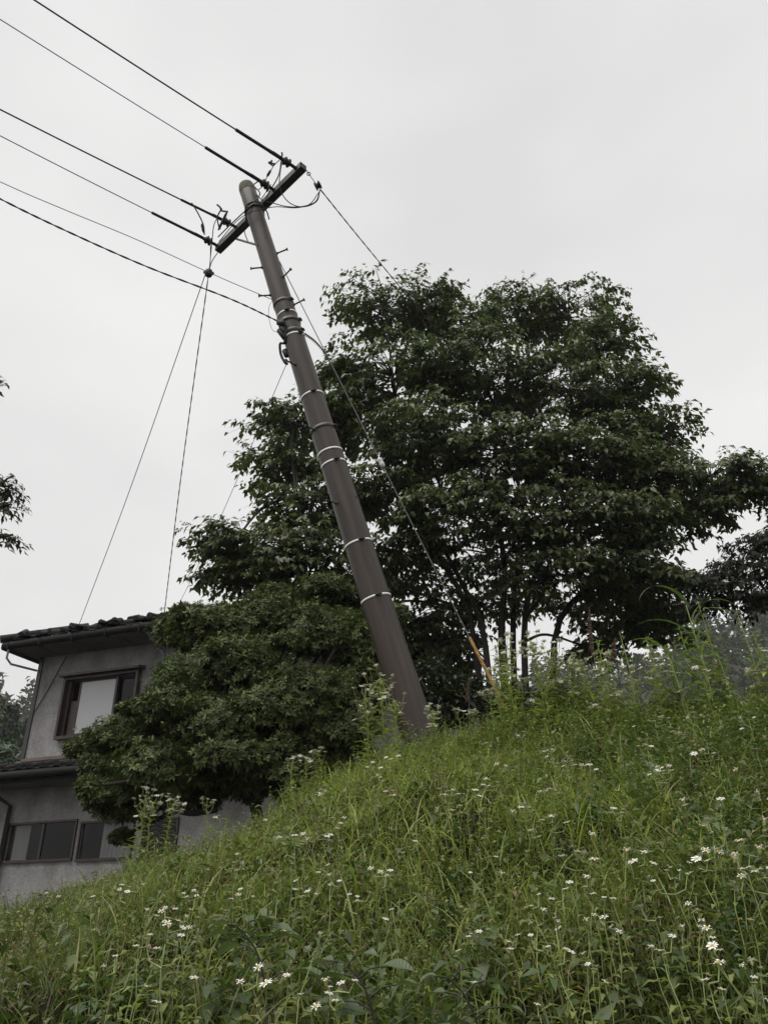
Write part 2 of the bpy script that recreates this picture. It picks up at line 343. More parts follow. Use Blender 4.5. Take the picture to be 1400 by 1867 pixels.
# ------------------------------------------------------------------ trees
def make_tree(name, label, stems, lobes, leaf_len, leaf_w, base_col, per_spray=34, spray_r=0.5, mat='tree_leaf', limb_r=0.09, group=None, flat=0.16, fill=0.5, dens=1.0, inner=60):
    """stems: list of polylines (world); lobes: (centre, radii, n_sprays, stem index)"""
    root = empty(name, tuple(stems[0][0])); tag(root, label, "tree", group); o0 = np.asarray(stems[0][0], float)
    wood = MB()
    for st_, r0 in [(s, limb_r*(1.0 if i == 0 else 0.8)) for i, s in enumerate(stems)]:
        pl = spline(st_, 5); m = len(pl)
        wood.tube([p-o0 for p in pl], [r0*(1.15-0.85*i/(m-1)) for i in range(m)], 8)
    P_, D_, N_, L_, W_, C_ = [], [], [], [], [], []
    for ctr, rad_, ns, si in lobes:
        ctr = np.asarray(ctr, float); rad_ = np.asarray(rad_, float)
        sp = spline(stems[si], 5); sp = np.array(sp)
        j = int(np.argmin(np.linalg.norm(sp-ctr, axis=1) + 0.6*np.maximum(0, sp[:, 2]-ctr[2]+0.3)))
        s0 = sp[j]; dl = np.linalg.norm(ctr-s0)
        mid = s0 + (ctr-s0)*0.5 + np.array([rng.normal(0, .12), rng.normal(0, .12), 0.12*dl])
        limb = np.array(spline([s0, mid, ctr, ctr+(ctr-mid)*0.35+[0, 0, rad_[2]*0.2]], 5)); m = len(limb)
        wood.tube(list(limb-o0), [max(0.012, limb_r*0.45*(1-0.75*i/(m-1))) for i in range(m)], 6)
        kk = int(inner*min(1.5, rad_[0]*rad_[2])); oi = rand_unit(kk)
        P_.append(ctr+oi*rad_*(rng.random((kk, 1))**.5)*.72-o0); D_.append(oi*[1, 1, .3]+rng.normal(0, .5, (kk, 3))+[0, 0, -.5]); N_.append(np.array([0, 0, 1.0])+rng.normal(0, .35, (kk, 3)))
        L_.append(leaf_len*rng.uniform(.8, 1.3, kk)); C_.append(tints(kk, base_col, .2))
        ns = int(ns*dens); o = rand_unit(ns); fr_ = rng.uniform(0, 1, (ns, 1))**(fill)
        fr_ = 0.25+0.75*fr_
        cen = ctr + o*rad_*fr_*(1+rng.normal(0, .15, (ns, 1)))
        for q, oo in zip(cen, o):
            # branchlet
            jj = int(np.argmin(np.linalg.norm(limb-q, axis=1))); b0 = limb[jj]
            bm = (b0+q)/2 + [0, 0, 0.08*np.linalg.norm(q-b0)]
            wood.tube([b0-o0, bm-o0, q-o0], [0.016, 0.010, 0.006], 4, caps=False)
            out_ = unit(np.array([q[0]-ctr[0]*0.6-s0[0]*0.4, q[1]-ctr[1]*0.6-s0[1]*0.4, 0])+rng.normal(0, .25, 3)*[1, 1, 0]+1e-6)
            R_ = spray_r*rng.uniform(0.7, 1.3); k = int(per_spray*rng.uniform(0.7, 1.3))
            # flat fan of three to five twigs with leaves drooping off them
            nt2 = rng.integers(3, 6); tw = rng.uniform(-1.25, 1.25, nt2)
            side = np.array([-out_[1], out_[0], 0]); tilt = rng.normal(0, .18)
            col = tints(k, np.asarray(base_col)*rng.uniform(0.75, 1.3), 0.18)
            ti = rng.integers(0, nt2, k); u_ = rng.uniform(0.08, 1, k)
            ang = tw[ti]; tdir = np.cos(ang)[:, None]*out_ + np.sin(ang)[:, None]*side
            pos = q + tdir*(u_*R_)[:, None]; pos[:, 2] += -flat*R_*(u_**2)*1.6 + tilt*u_*R_ + rng.normal(0, 0.02, k)
            for a3 in tw[:2]:
                td = math.cos(a3)*out_+math.sin(a3)*side; e = q+td*R_*0.95; e[2] += (-flat*1.6+tilt)*R_
                mq = q+td*R_*0.5; mq[2] += -flat*0.4*R_+tilt*0.5*R_
                wood.tube([q-o0, mq-o0, e-o0], [0.005, 0.003, 0.002], 3, caps=False)
            sd_ = np.where(rng.random(k) < .5, 1, -1)[:, None]; sidev = np.cross(tdir, [0, 0, 1.0])*sd_
            dd = tdir*0.6 + sidev*0.8 + np.array([0, 0, -1])*rng.uniform(0.15, 1.0, (k, 1)) + rng.normal(0, .2, (k, 3))
            P_.append(pos-o0); D_.append(dd); N_.append(np.array([0, 0, 1.0])+tdir*0.4+rng.normal(0, .3, (k, 3)))
            L_.append(leaf_len*rng.uniform(0.65, 1.25, k)); C_.append(col)
    P_, D_, N_, L_, C_ = map(np.concatenate, (P_, D_, N_, L_, C_))
    v, t, c = leaves(P_, D_, N_, L_, L_*leaf_w/leaf_len, C_, 0.3, rng.uniform(0.05, 0.35, len(L_)))
    wood.build("trunk", MAT['bark'], root)
    link(bpy.data.objects.new("crown", np_mesh("crown", v, t, c, [MAT[mat]])), root)
    return root
def lobe(px, py, y, rx, ry, ns, si, dy=None):
    c = atY(px, py, y); dep = (c-EYE) @ fw; s = dep/FPX
    return (c, (rx*s, (dy if dy else 0.85*rx*s), ry*s*.92), ns, si)
TY = 13.0
b0 = atY(915, 1250, TY); b0[2] = 2.1
def stem(*pp): return [np.array([b0[0]+pp[0][0], b0[1]+pp[0][1], 1.9])] + [atY(*q) for q in pp[1:]]
stems = [stem((0.0, 0), (915, 1180, TY), (920, 1050, TY), (905, 900, TY), (900, 700, TY)),
         stem((0.35, 0.1), (955, 1170, TY), (985, 1020, TY+.2), (1050, 850, TY+.3), (1080, 700, TY+.4)),
         stem((-0.3, 0.2), (885, 1180, TY), (840, 1060, TY+.2), (760, 900, TY), (720, 720, TY)),
         stem((0.7, -0.1), (1010, 1170, TY-.1), (1100, 1050, TY-.3), (1220, 940, TY-.5), (1330, 890, TY-.8)),
         stem((-0.4, 0.3), (868, 1190, TY+.3), (815, 1040, TY), (690, 930, TY-.6), (540, 900, TY-1.0)),
         stem((0.15, 0.5), (935, 1180, TY+.4), (945, 1000, TY+1), (960, 850, TY+1.4), (965, 700, TY+1.4))]
lobes = [lobe(700, 560, TY, 75, 60, 38, 2), lobe(788, 556, TY+.3, 50, 58, 30, 2), lobe(938, 562, TY+1, 55, 66, 32, 5), lobe(1030, 570, TY+1, 80, 65, 42, 1),
         lobe(1090, 615, TY+.3, 58, 66, 34, 1), lobe(720, 680, TY-.3, 110, 60, 52, 2), lobe(860, 680, TY-.6, 110, 70, 60, 0), lobe(1000, 700, TY-.4, 110, 75, 60, 1),
         lobe(1130, 725, TY, 80, 62, 46, 1), lobe(1195, 790, TY-.2, 62, 45, 30, 3), lobe(650, 760, TY-.2, 90, 65, 46, 2), lobe(540, 770, TY-.3, 70, 45, 26, 4),
         lobe(520, 840, TY-.6, 65, 45, 24, 4), lobe(780, 800, TY-.9, 105, 65, 60, 0), lobe(920, 830, TY-1.2, 110, 70, 62, 0), lobe(1060, 830, TY-1.0, 110, 70, 60, 1),
         lobe(1170, 870, TY-.8, 85, 52, 42, 3), lobe(1300, 880, TY-.6, 95, 30, 30, 3), lobe(1385, 880, TY-.7, 50, 18, 9, 3), lobe(560, 920, TY-.8, 80, 45, 34, 4),
         lobe(430, 985, TY-1.3, 62, 22, 15, 4), lobe(520, 1000, TY-1.2, 85, 42, 34, 4), lobe(430, 1050, TY-1.0, 55, 28, 14, 4), lobe(560, 1060, TY-1.0, 90, 50, 36, 4),
         lobe(690, 900, TY-.3, 95, 60, 44, 4), lobe(840, 930, TY-1.0, 105, 55, 46, 0), lobe(980, 950, TY-1.2, 105, 55, 48, 1), lobe(1110, 960, TY-1.0, 105, 50, 46, 3),
         lobe(1200, 955, TY-.6, 70, 36, 24, 3), lobe(740, 1020, TY, 90, 50, 36, 4), lobe(900, 1020, TY+.6, 100, 34, 22, 5), lobe(1040, 1050, TY-.9, 100, 36, 34, 1),
         lobe(1160, 1060, TY-.7, 95, 45, 38, 3), lobe(820, 1110, TY+.8, 80, 36, 22, 2), lobe(960, 1095, TY+1.2, 80, 24, 9, 5), lobe(1110, 1110, TY+.8, 90, 36, 22, 3),
         lobe(780, 1190, TY+1.2, 80, 50, 30, 2), lobe(1070, 1180, TY+1.0, 50, 24, 7, 1), lobe(650, 1120, TY+.8, 80, 60, 34, 4), lobe(1180, 1130, TY+.6, 70, 35, 20, 3), lobe(800, 1180, TY+1.5, 60, 50, 18, 2), lobe(720, 1150, TY+1.0, 80, 60, 30, 4), lobe(635, 690, TY-.2, 45, 45, 18, 2), lobe(862, 600, TY+.2, 50, 50, 22, 0), lobe(620, 1075, TY-.6, 75, 40, 30, 4), lobe(1345, 888, TY-.7, 70, 22, 16, 3), lobe(1290, 930, TY-.8, 50, 20, 10, 3)]
make_tree("broadleaf_tree", "large spreading tree with dark layered foliage and several trunks behind the leaning pole", stems, lobes, 0.145, 0.072, (0.090, 0.108, 0.044), per_spray=40, dens=1.9, limb_r=0.075, inner=120)
# dark branches reaching in at the right edge, from a tree that stands outside the picture
rb = np.array([7.2, 9.6, 1.9])
st2 = [[rb, rb+[0, 0, 2.0], rb+[-.3, 0, 3.4], rb+[-.5, 0, 5.2]]]
lb2 = [lobe(1410, 990, 9.5, 45, 26, 12, 0), lobe(1365, 1030, 9.3, 55, 24, 14, 0), lobe(1320, 1065, 9.2, 46, 20, 11, 0), lobe(1375, 1090, 9.4, 50, 22, 10, 0), lobe(1290, 1100, 9.2, 30, 14, 5, 0), lobe(1500, 960, 9.6, 90, 80, 40, 0), lobe(1480, 1060, 9.6, 80, 70, 34, 0)]
make_tree("broadleaf_tree", "dark leafy tree whose drooping branches reach in above the weeds at the right edge", st2, lb2, 0.10, 0.046, (0.013, 0.017, 0.008), spray_r=0.45, limb_r=0.10, dens=1.7, mat='dark_leaf')
# branch tips hanging in at the left edge
lb_ = np.array([-5.2, 7.0, 1.0])
st3 = [[lb_, lb_+[0.1, 0, 2.2], lb_+[0.3, 0.1, 4.0], lb_+[0.5, 0.2, 6.0]]]
lb3 = [lobe(-8, 692, 7.0, 16, 8, 5, 0), lobe(0, 885, 7.0, 36, 14, 12, 0), lobe(0, 925, 7.0, 22, 14, 8, 0), lobe(0, 980, 7.0, 20, 8, 7, 0), lobe(-130, 720, 7.2, 70, 60, 26, 0),
       lobe(-140, 860, 7.2, 70, 60, 26, 0), lobe(-130, 980, 7.2, 60, 50, 22, 0), lobe(-160, 600, 7.2, 60, 50, 18, 0), lobe(-35, 1275, 8.2, 30, 22, 9, 0), lobe(-120, 1150, 7.4, 60, 50, 16, 0)]
make_tree("broadleaf_tree", "thin leafy branch tips hanging into the sky at the left edge", st3, lb3, 0.085, 0.032, (0.036, 0.046, 0.018), per_spray=16, spray_r=0.2, limb_r=0.07)
# green tree behind the left corner of the house
gb = atY(5, 1400, 24); gb[2] = 1.1
st4 = [[gb, gb+[0, 0, 1.6], gb+[0.1, 0, 3], gb+[0, 0, 4.2]]]
lb4 = [lobe(0, 1370, 24, 60, 40, 40, 0), lobe(-60, 1330, 24, 60, 50, 36, 0), lobe(-40, 1400, 23.5, 60, 40, 26, 0), lobe(60, 1400, 24.5, 50, 30, 20, 0)]
make_tree("broadleaf_tree", "mid green bushy tree behind the lower roof of the house", st4, lb4, 0.2, 0.10, (0.04, 0.065, 0.03), per_spray=30, spray_r=0.7, limb_r=0.12)

def cedar(px, tip_py, y, h, label):
    tip = atY(px, tip_py, y); base = np.array([tip[0], tip[1], tip[2]-h])
    root = empty("cedar_tree", tuple(base)); tag(root, label, "tree", "cedars behind the house")
    wood = MB(); wood.tube([(0, 0, 0), (0, 0, h*.6), (0, 0, h)], [0.28, 0.15, 0.02], 7); wood.build("trunk", MAT['bark'], root)
    k = 2600; t = rng.random(k)**0.8; ang = rng.uniform(0, 2*math.pi, k); R_ = (1-t)*h*0.2+0.12
    lay = 0.75+0.25*np.sin(t*h*4+ang*3); rr_ = R_*lay*np.sqrt(rng.uniform(0.15, 1, k))
    p = np.stack([np.cos(ang)*rr_, np.sin(ang)*rr_, h*0.18+t*h*0.82-0.3*rr_], 1)
    d = np.stack([np.cos(ang), np.sin(ang), -0.35+0*ang], 1)+rng.normal(0, .3, (k, 3))
    v, tt, c = leaves(p, d, np.array([0, 0, 1.0])+rng.normal(0, .4, (k, 3)), rng.uniform(.3, .7, k), rng.uniform(.2, .4, k), tints(k, (0.03, 0.045, 0.026), .2))
    link(bpy.data.objects.new("crown", np_mesh("crown", v, tt, c, [MAT['far_leaf']])), root)
cedar(27, 1284, 62, 12, "hazy pointed cedar tallest in the gap between the edge branch and the house corner")
cedar(52, 1312, 66, 11, "hazy pointed cedar half hidden behind the house corner")
cedar(-10, 1300, 60, 12, "hazy pointed cedar cut off by the left edge")

# ------------------------------------------------------------------ house
TH = math.radians(16.5); HS = 1.25
hc = atY(58, 1300, 15.0)
house = empty("house", (hc[0], hc[1], 0), -TH)
tag(house, "weathered two storey stucco house with ragged tiled eaves behind the shrub", "house")
def hz(z): return 1.6 + HS*(z-1.6)
def wall_holes(mb, x0, x1, z0, z1, holes, y=0.0, th=0.16):
    xs = sorted({x0, x1, *[h[0] for h in holes], *[h[1] for h in holes]}); zs = sorted({z0, z1, *[h[2] for h in holes], *[h[3] for h in holes]})
    inh = lambda a, b: any(h[0] < a < h[1] and h[2] < b < h[3] for h in holes)
    for i in range(len(xs)-1):
        for j in range(len(zs)-1):
            if inh((xs[i]+xs[i+1])/2, (zs[j]+zs[j+1])/2): continue
            for yy in (y, y+th):
                mb.add([(xs[i], yy, zs[j]), (xs[i+1], yy, zs[j]), (xs[i+1], yy, zs[j+1]), (xs[i], yy, zs[j+1])], [(0, 1, 2, 3) if yy == y else (3, 2, 1, 0)])
    for a, b, c, d in holes:
        mb.add([(a, y, c), (b, y, c), (b, y+th, c), (a, y+th, c), (a, y, d), (b, y, d), (b, y+th, d), (a, y+th, d)], [(0, 3, 2, 1), (4, 5, 6, 7), (0, 4, 7, 3), (1, 2, 6, 5)])
HL, HD = 6.0, 6.5
UW = (0.80, 2.42, hz(4.04), hz(4.92))
LWS = [(0.04, 1.50, hz(2.31), hz(2.80)), (1.64, 2.72, hz(2.29), hz(2.76)), (2.95, 3.6, hz(2.25), hz(2.74))]
zs_u0, zs_u1 = 4.2, 6.34
w_ = MB(); wall_holes(w_, 0, HL, zs_u0, zs_u1, [UW])
for x in (0, HL-0.16): w_.box((x+0.002, 0.162, zs_u0), (x+0.158, HD, zs_u1))
w_.box((0.16, HD-0.15, zs_u0), (HL-0.16, HD-0.002, zs_u1)); w_.box((0.17, 0.17, zs_u0+0.002), (HL-0.17, HD-0.16, zs_u0+0.1))
w_.build("upper_wall", MAT['stucco'], house)
w_ = MB(); wall_holes(w_, -3.2, HL, 1.0, zs_u0-0.003, LWS, y=0.003)
for x in (-3.2, HL-0.16): w_.box((x+0.002, 0.165, 1.0), (x+0.158, HD, zs_u0-0.2))
w_.box((-3.04, HD-0.15, 1.0), (HL-0.16, HD-0.004, zs_u0-0.2))
w_.build("lower_wall", MAT['stucco'], house)
# dark rooms
w_ = MB(); w_.box((0.3, 1.6, zs_u0+0.12), (HL-0.3, 1.66, zs_u1-.02)); w_.box((-3, 1.6, 1.02), (HL-0.3, 1.66, zs_u0-.22)); w_.build("room_partition", MAT['inner'], house)
# eaves: soffit, gutter, roof
OV = 0.75; ez = 6.40; OL = 0.20
so = MB(); so.box((-OL, -OV, 6.343), (HL+OV, HD+OV, 6.385)); so.build("soffit", MAT['soffit'], house)
for x in np.arange(0.45, HL+OV, 0.91):
    bt = MB(); bt.box((x-.02, -OV+.02, 6.326), (x+.02, -0.01, 6.342)); bt.build("soffit_batten", MAT['soffit'], house)
gt = MB(); nseg = 8
for (p, q) in (((-OL-.05, -OV-.07, 6.37), (HL+OV, -OV-.07, 6.41)), ((-OL-.07, -OV-.05, 6.37), (-OL-.07, HD+OV, 6.37))):
    gt.tube([p, q], 0.075, 12)
gt.build("gutter", MAT['fascia'], house)
fa = MB(); fa.box((-OL+.033, -OV-.012, 6.35), (HL+OV, -OV+.03, 6.46)); fa.box((-OL-.012, -OV-.02, 6.35), (-OL+.03, HD+OV, 6.455)); fa.build("fascia", MAT['fascia'], house)
for x in np.arange(-0.1, HL, 0.75):
    bk = MB(); bk.box((x-.012, -OV-.15, 6.285), (x+.012, -OV+.0, 6.30)); bk.box((x-.012, -OV-.15, 6.30), (x+.012, -OV-.138, 6.42)); bk.build("gutter_bracket", MAT['fascia'], house)
roof = MB(); pr = math.tan(math.radians(24)); rh = (HD/2+OV)*pr; zr = 6.455
a0, a1 = (-OL-.03, HL+OV+.03); y0, y1 = (-OV-.06, HD+OV+.06); ym = HD/2
roof.add([(a0, y0, zr), (a1, y0, zr), (a1, y1, zr), (a0, y1, zr), (a0+HD/2, ym, zr+rh), (a1-HD/2, ym, zr+rh)], [(0, 1, 5, 4), (2, 3, 4, 5), (1, 2, 5), (3, 0, 4), (3, 2, 1, 0)])
rf = roof.build("roof", MAT['tile'], house)
# one clay tile: raised roll and flat pan, 0.27 wide, 0.34 long, real thickness
def tile_mesh():
    mb = MB(); prof = []
    for i in range(7):
        th = math.pi*i/6; prof.append((0.065*(1-math.cos(th))-0.065, 0.075*math.sin(th)+0.012))
    prof += [(0.10, 0.006), (0.15, 0.0), (0.20, 0.012)]
    n = len(prof); V = []
    for y in (-0.05, 0.30):
        for dz in (0, -0.02):
            V += [(x, y, z+dz) for x, z in prof]
    Fq = []
    for i in range(n-1):
        Fq += [(i, i+1, 2*n+i+1, 2*n+i), (n+i, 3*n+i, 3*n+i+1, n+i+1), (i, n+i, n+i+1, i+1)]
    # closed roll end (the round antefix)
    mb.add(V, Fq); mb.add([(x, -0.052, z) for x, z in prof[:7]], [tuple(range(7))])
    return mb.mesh("roof_tile", MAT['tile'])
TM = tile_mesh()
def put_tile(x, y, z, rz, rx, parent=None, jit=1.0):
    o = bpy.data.objects.new("roof_tile", TM); o.location = (x, y, z)
    o.rotation_euler = (rx+random.gauss(0, .05)*jit, random.gauss(0, .09)*jit, rz+random.gauss(0, .06)*jit)
    s = random.uniform(.9, 1.12); o.scale = (s, 1, s*random.uniform(.8, 1.25)); link(o, parent or rf)
for j in range(3):
    for i in range(27):
        x = -OL-0.02+i*0.275
        if x < -OL+0.30*j*0.9: continue
        put_tile(x, -OV-0.08+j*0.27, zr+0.015+j*0.27*pr+(random.random() < .25)*random.uniform(.02, .07), 0, math.radians(24))
for i in range(16):
    put_tile(-OL-0.08, -OV+0.2+i*0.275, zr+0.015, math.radians(-90), math.radians(24))
hn = MB()
for k in range(5):
    p = np.array((-OL-.13+k*0.22, -OV-.13+k*0.22, zr+0.05+k*0.22*pr)); q = p+np.array((.26, .26, .26*pr)); hn.tube([p, q], [0.085, 0.075], 8)
hn.build("hip_ridge", MAT['tile'], rf)
# loose lifted tiles along the eave
for x in (0.15, 1.35, 2.02, 2.30, 3.1): put_tile(x, -OV-0.10, zr+0.10, random.uniform(-.5, .5), math.radians(random.uniform(4, 16)), jit=2)
# lower skirt roof
zsk = hz(3.47)
sk = MB(); sk.add([(-3.9, -OV, zsk), (HL+.5, -OV, zsk), (HL+.5, -0.004, zsk+.26), (-3.9, -0.004, zsk+.26), (-3.9, -OV, zsk-.05), (HL+.5, -OV, zsk-.05), (HL+.5, -0.004, zsk-.05), (-3.9, -0.004, zsk-.05)],
              [(0, 1, 2, 3), (7, 6, 5, 4), (0, 4, 5, 1), (1, 5, 6, 2), (0, 3, 7, 4)])
sk.add([(-3.9, -0.003, zsk+.262), (-0.003, -0.003, zsk+.262), (-0.003, 3.2, zsk+.9), (-3.9, 3.2, zsk+.9)], [(0, 1, 2, 3)])
ls = sk.build("lower_roof", MAT['tile'], house)
s2 = MB(); s2.box((-3.85, -OV+.02, zsk-.20), (HL+.45, -0.004, zsk-.17)); s2.build("lower_soffit", MAT['soffit'], house)
s2 = MB(); s2.box((-3.9, -OV-.01, zsk-.215), (HL+.5, -OV+.018, zsk-.052)); s2.tube([(-3.9, -OV-.085, zsk-.10), (HL+.5, -OV-.085, zsk-.07)], 0.07, 12); s2.build("lower_gutter", MAT['fascia'], house)
for i in range(34): put_tile(-3.7+i*0.275, -OV-0.03, zsk+0.02, 0, math.radians(16), ls, .6)
bd = MB(); bd.box((0.0, -0.05, zsk+.30), (HL, -0.002, zsk+.36)); bd.build("flashing", MAT['band'], house)
cb = MB(); cb.box((-0.03, -0.03, zsk+.37), (0.06, -0.003, 6.34)); cb.build("corner_board", MAT['pipe_dark'], house)
# upper window
x0, x1, z0, z1 = UW
win = MB(); d0 = -0.13
win.box((x0-.05, d0, z0-.06), (x1+.05, 0.12, z0-.001)); win.box((x0-.05, d0, z1+.001), (x1+.05, 0.12, z1+.05))
win.box((x0-.05, d0+.002, z0), (x0, 0.118, z1)); win.box((x1, d0+.002, z0), (x1+.05, 0.118, z1))
wn = win.build("window", MAT['frame'], house)
hb = MB(); hb.add([(x0-.12, -0.24, z1+.055), (x1+.12, -0.24, z1+.055), (x1+.12, -0.003, z1+.075), (x0-.12, -0.003, z1+.075), (x0-.12, -0.24, z1+.10), (x1+.12, -0.24, z1+.10), (x1+.12, -0.003, z1+.15), (x0-.12, -0.003, z1+.15)],
                [(3, 2, 1, 0), (4, 5, 6, 7), (0, 1, 5, 4), (1, 2, 6, 5), (3, 0, 4, 7)])
hb.build("window_hood", MAT['hood'], wn)
jm = 1.94
sh = MB(); sh.box((x0+.003, -0.02, z0+.003), (x0+.07, 0.05, z1-.003)); sh.box((x0+.10, 0.03, z0+.003), (x0+.26, 0.045, z1-.4)); sh.build("shutter_panel", MAT['frame'], wn)
ss = MB()
for a, b in ((x0+.26, jm+.02), (jm-.03, x1-.003)):
    y_ = 0.0 if a < jm-.1 else 0.05
    ss.box((a, y_, z0+.003), (a+.035, y_+.035, z1-.003)); ss.box((b-.045, y_, z0+.003), (b, y_+.035, z1-.003)); ss.box((a+.036, y_+.001, z0+.003), (b-.046, y_+.034, z0+.05)); ss.box((a+.036, y_+.001, z1-.04), (b-.046, y_+.034, z1-.003))
ss.build("sash", MAT['frame'], wn)
pn = MB(); pn.box((x0+.296, 0.013, z0+.051), (jm-.026, 0.019, z1-.041)); pn.build("pane", MAT['frost'], wn)
pn = MB(); pn.box((jm+.006, 0.063, z0+.051), (x1-.049, 0.068, z1-.041)); pn.build("pane", MAT['glass'], wn)
mj = MB(); mj.box((jm-.025, -0.03, z0+.003), (jm+.02, -0.001, z1-.003)); mj.build("mullion", MAT['pipe_dark'], wn)
# lower windows
def low_window(x0, x1, z0, z1, split, curtain):
    f = MB(); f.box((x0-.03, -0.05, z0-.045), (x1+.03, 0.1, z0-.001)); f.box((x0-.03, -0.04, z1+.001), (x1+.03, 0.1, z1+.035)); f.box((x0-.03, -.038, z0), (x0-.001, .098, z1)); f.box((x1+.001, -.038, z0), (x1+.03, .098, z1))
    if split: f.box((split-.025, 0.0, z0), (split+.025, .05, z1))
    wn = f.build("window", MAT['frame'], house)
    for a, b in ([(x0, split-.025), (split+.025, x1)] if split else [(x0, x1)]):
        p = MB(); p.box((a+.002, .02, z0+.002), (b-.002, .026, z1-.002)); p.build("pane", MAT['glass'], wn)
    if curtain:
        c = MB(); n = 40; a, b = curtain; V = []
        for i in range(n+1):
            x = a+(b-a)*i/n; y = .10+.012*math.sin(i*1.3)
            V += [(x, y, z0+.01), (x, y, z1-.01)]
        c.add(V, [(2*i, 2*i+2, 2*i+3, 2*i+1) for i in range(n)], 0, True); c.build("curtain", MAT['curtain'], wn)
low_window(*LWS[0], 0.78, (0.10, 0.42)); low_window(*LWS[1], None, (2.02, 2.70)); low_window(*LWS[2], None, None)
# pipes
pp = MB(); pp.tube([(2.96, -0.72, 6.33), (2.96, -0.4, 6.2), (2.96, -0.07, 6.05), (2.96, -0.07, 4.25)], 0.032, 8); pp.build("downpipe", MAT['pipe'], house)
pp = MB(); pp.tube([(-0.12, -OV-.07, 6.31), (-0.14, -OV-.05, 6.12), (-0.12, -0.68, 6.03), (-0.02, -0.06, 6.05)], 0.022, 8); pp.build("downpipe", MAT['pipe'], house)
pp = MB(); pp.tube([(-0.12, -OV-.05, zsk-.18), (-0.02, -0.4, zsk-.38), (0.0, -0.07, zsk-.5), (0.0, -0.07, 1.1)], 0.04, 8); pp.build("downpipe", MAT['pipe_dark'], house)
pp = MB(); pp.tube([(0.62, -0.02, 6.3), (0.30, -0.02, 5.6), (0.05, -0.02, 5.15)], 0.010, 6); pp.build("wall_cable", MAT['pipe_dark'], house)
HM = Matrix.Translation((hc[0], hc[1], 0)) @ Matrix.Rotation(-TH, 4, 'Z')
def on_house(x, y, z): return np.array(HM @ Vector((x, y, z)))

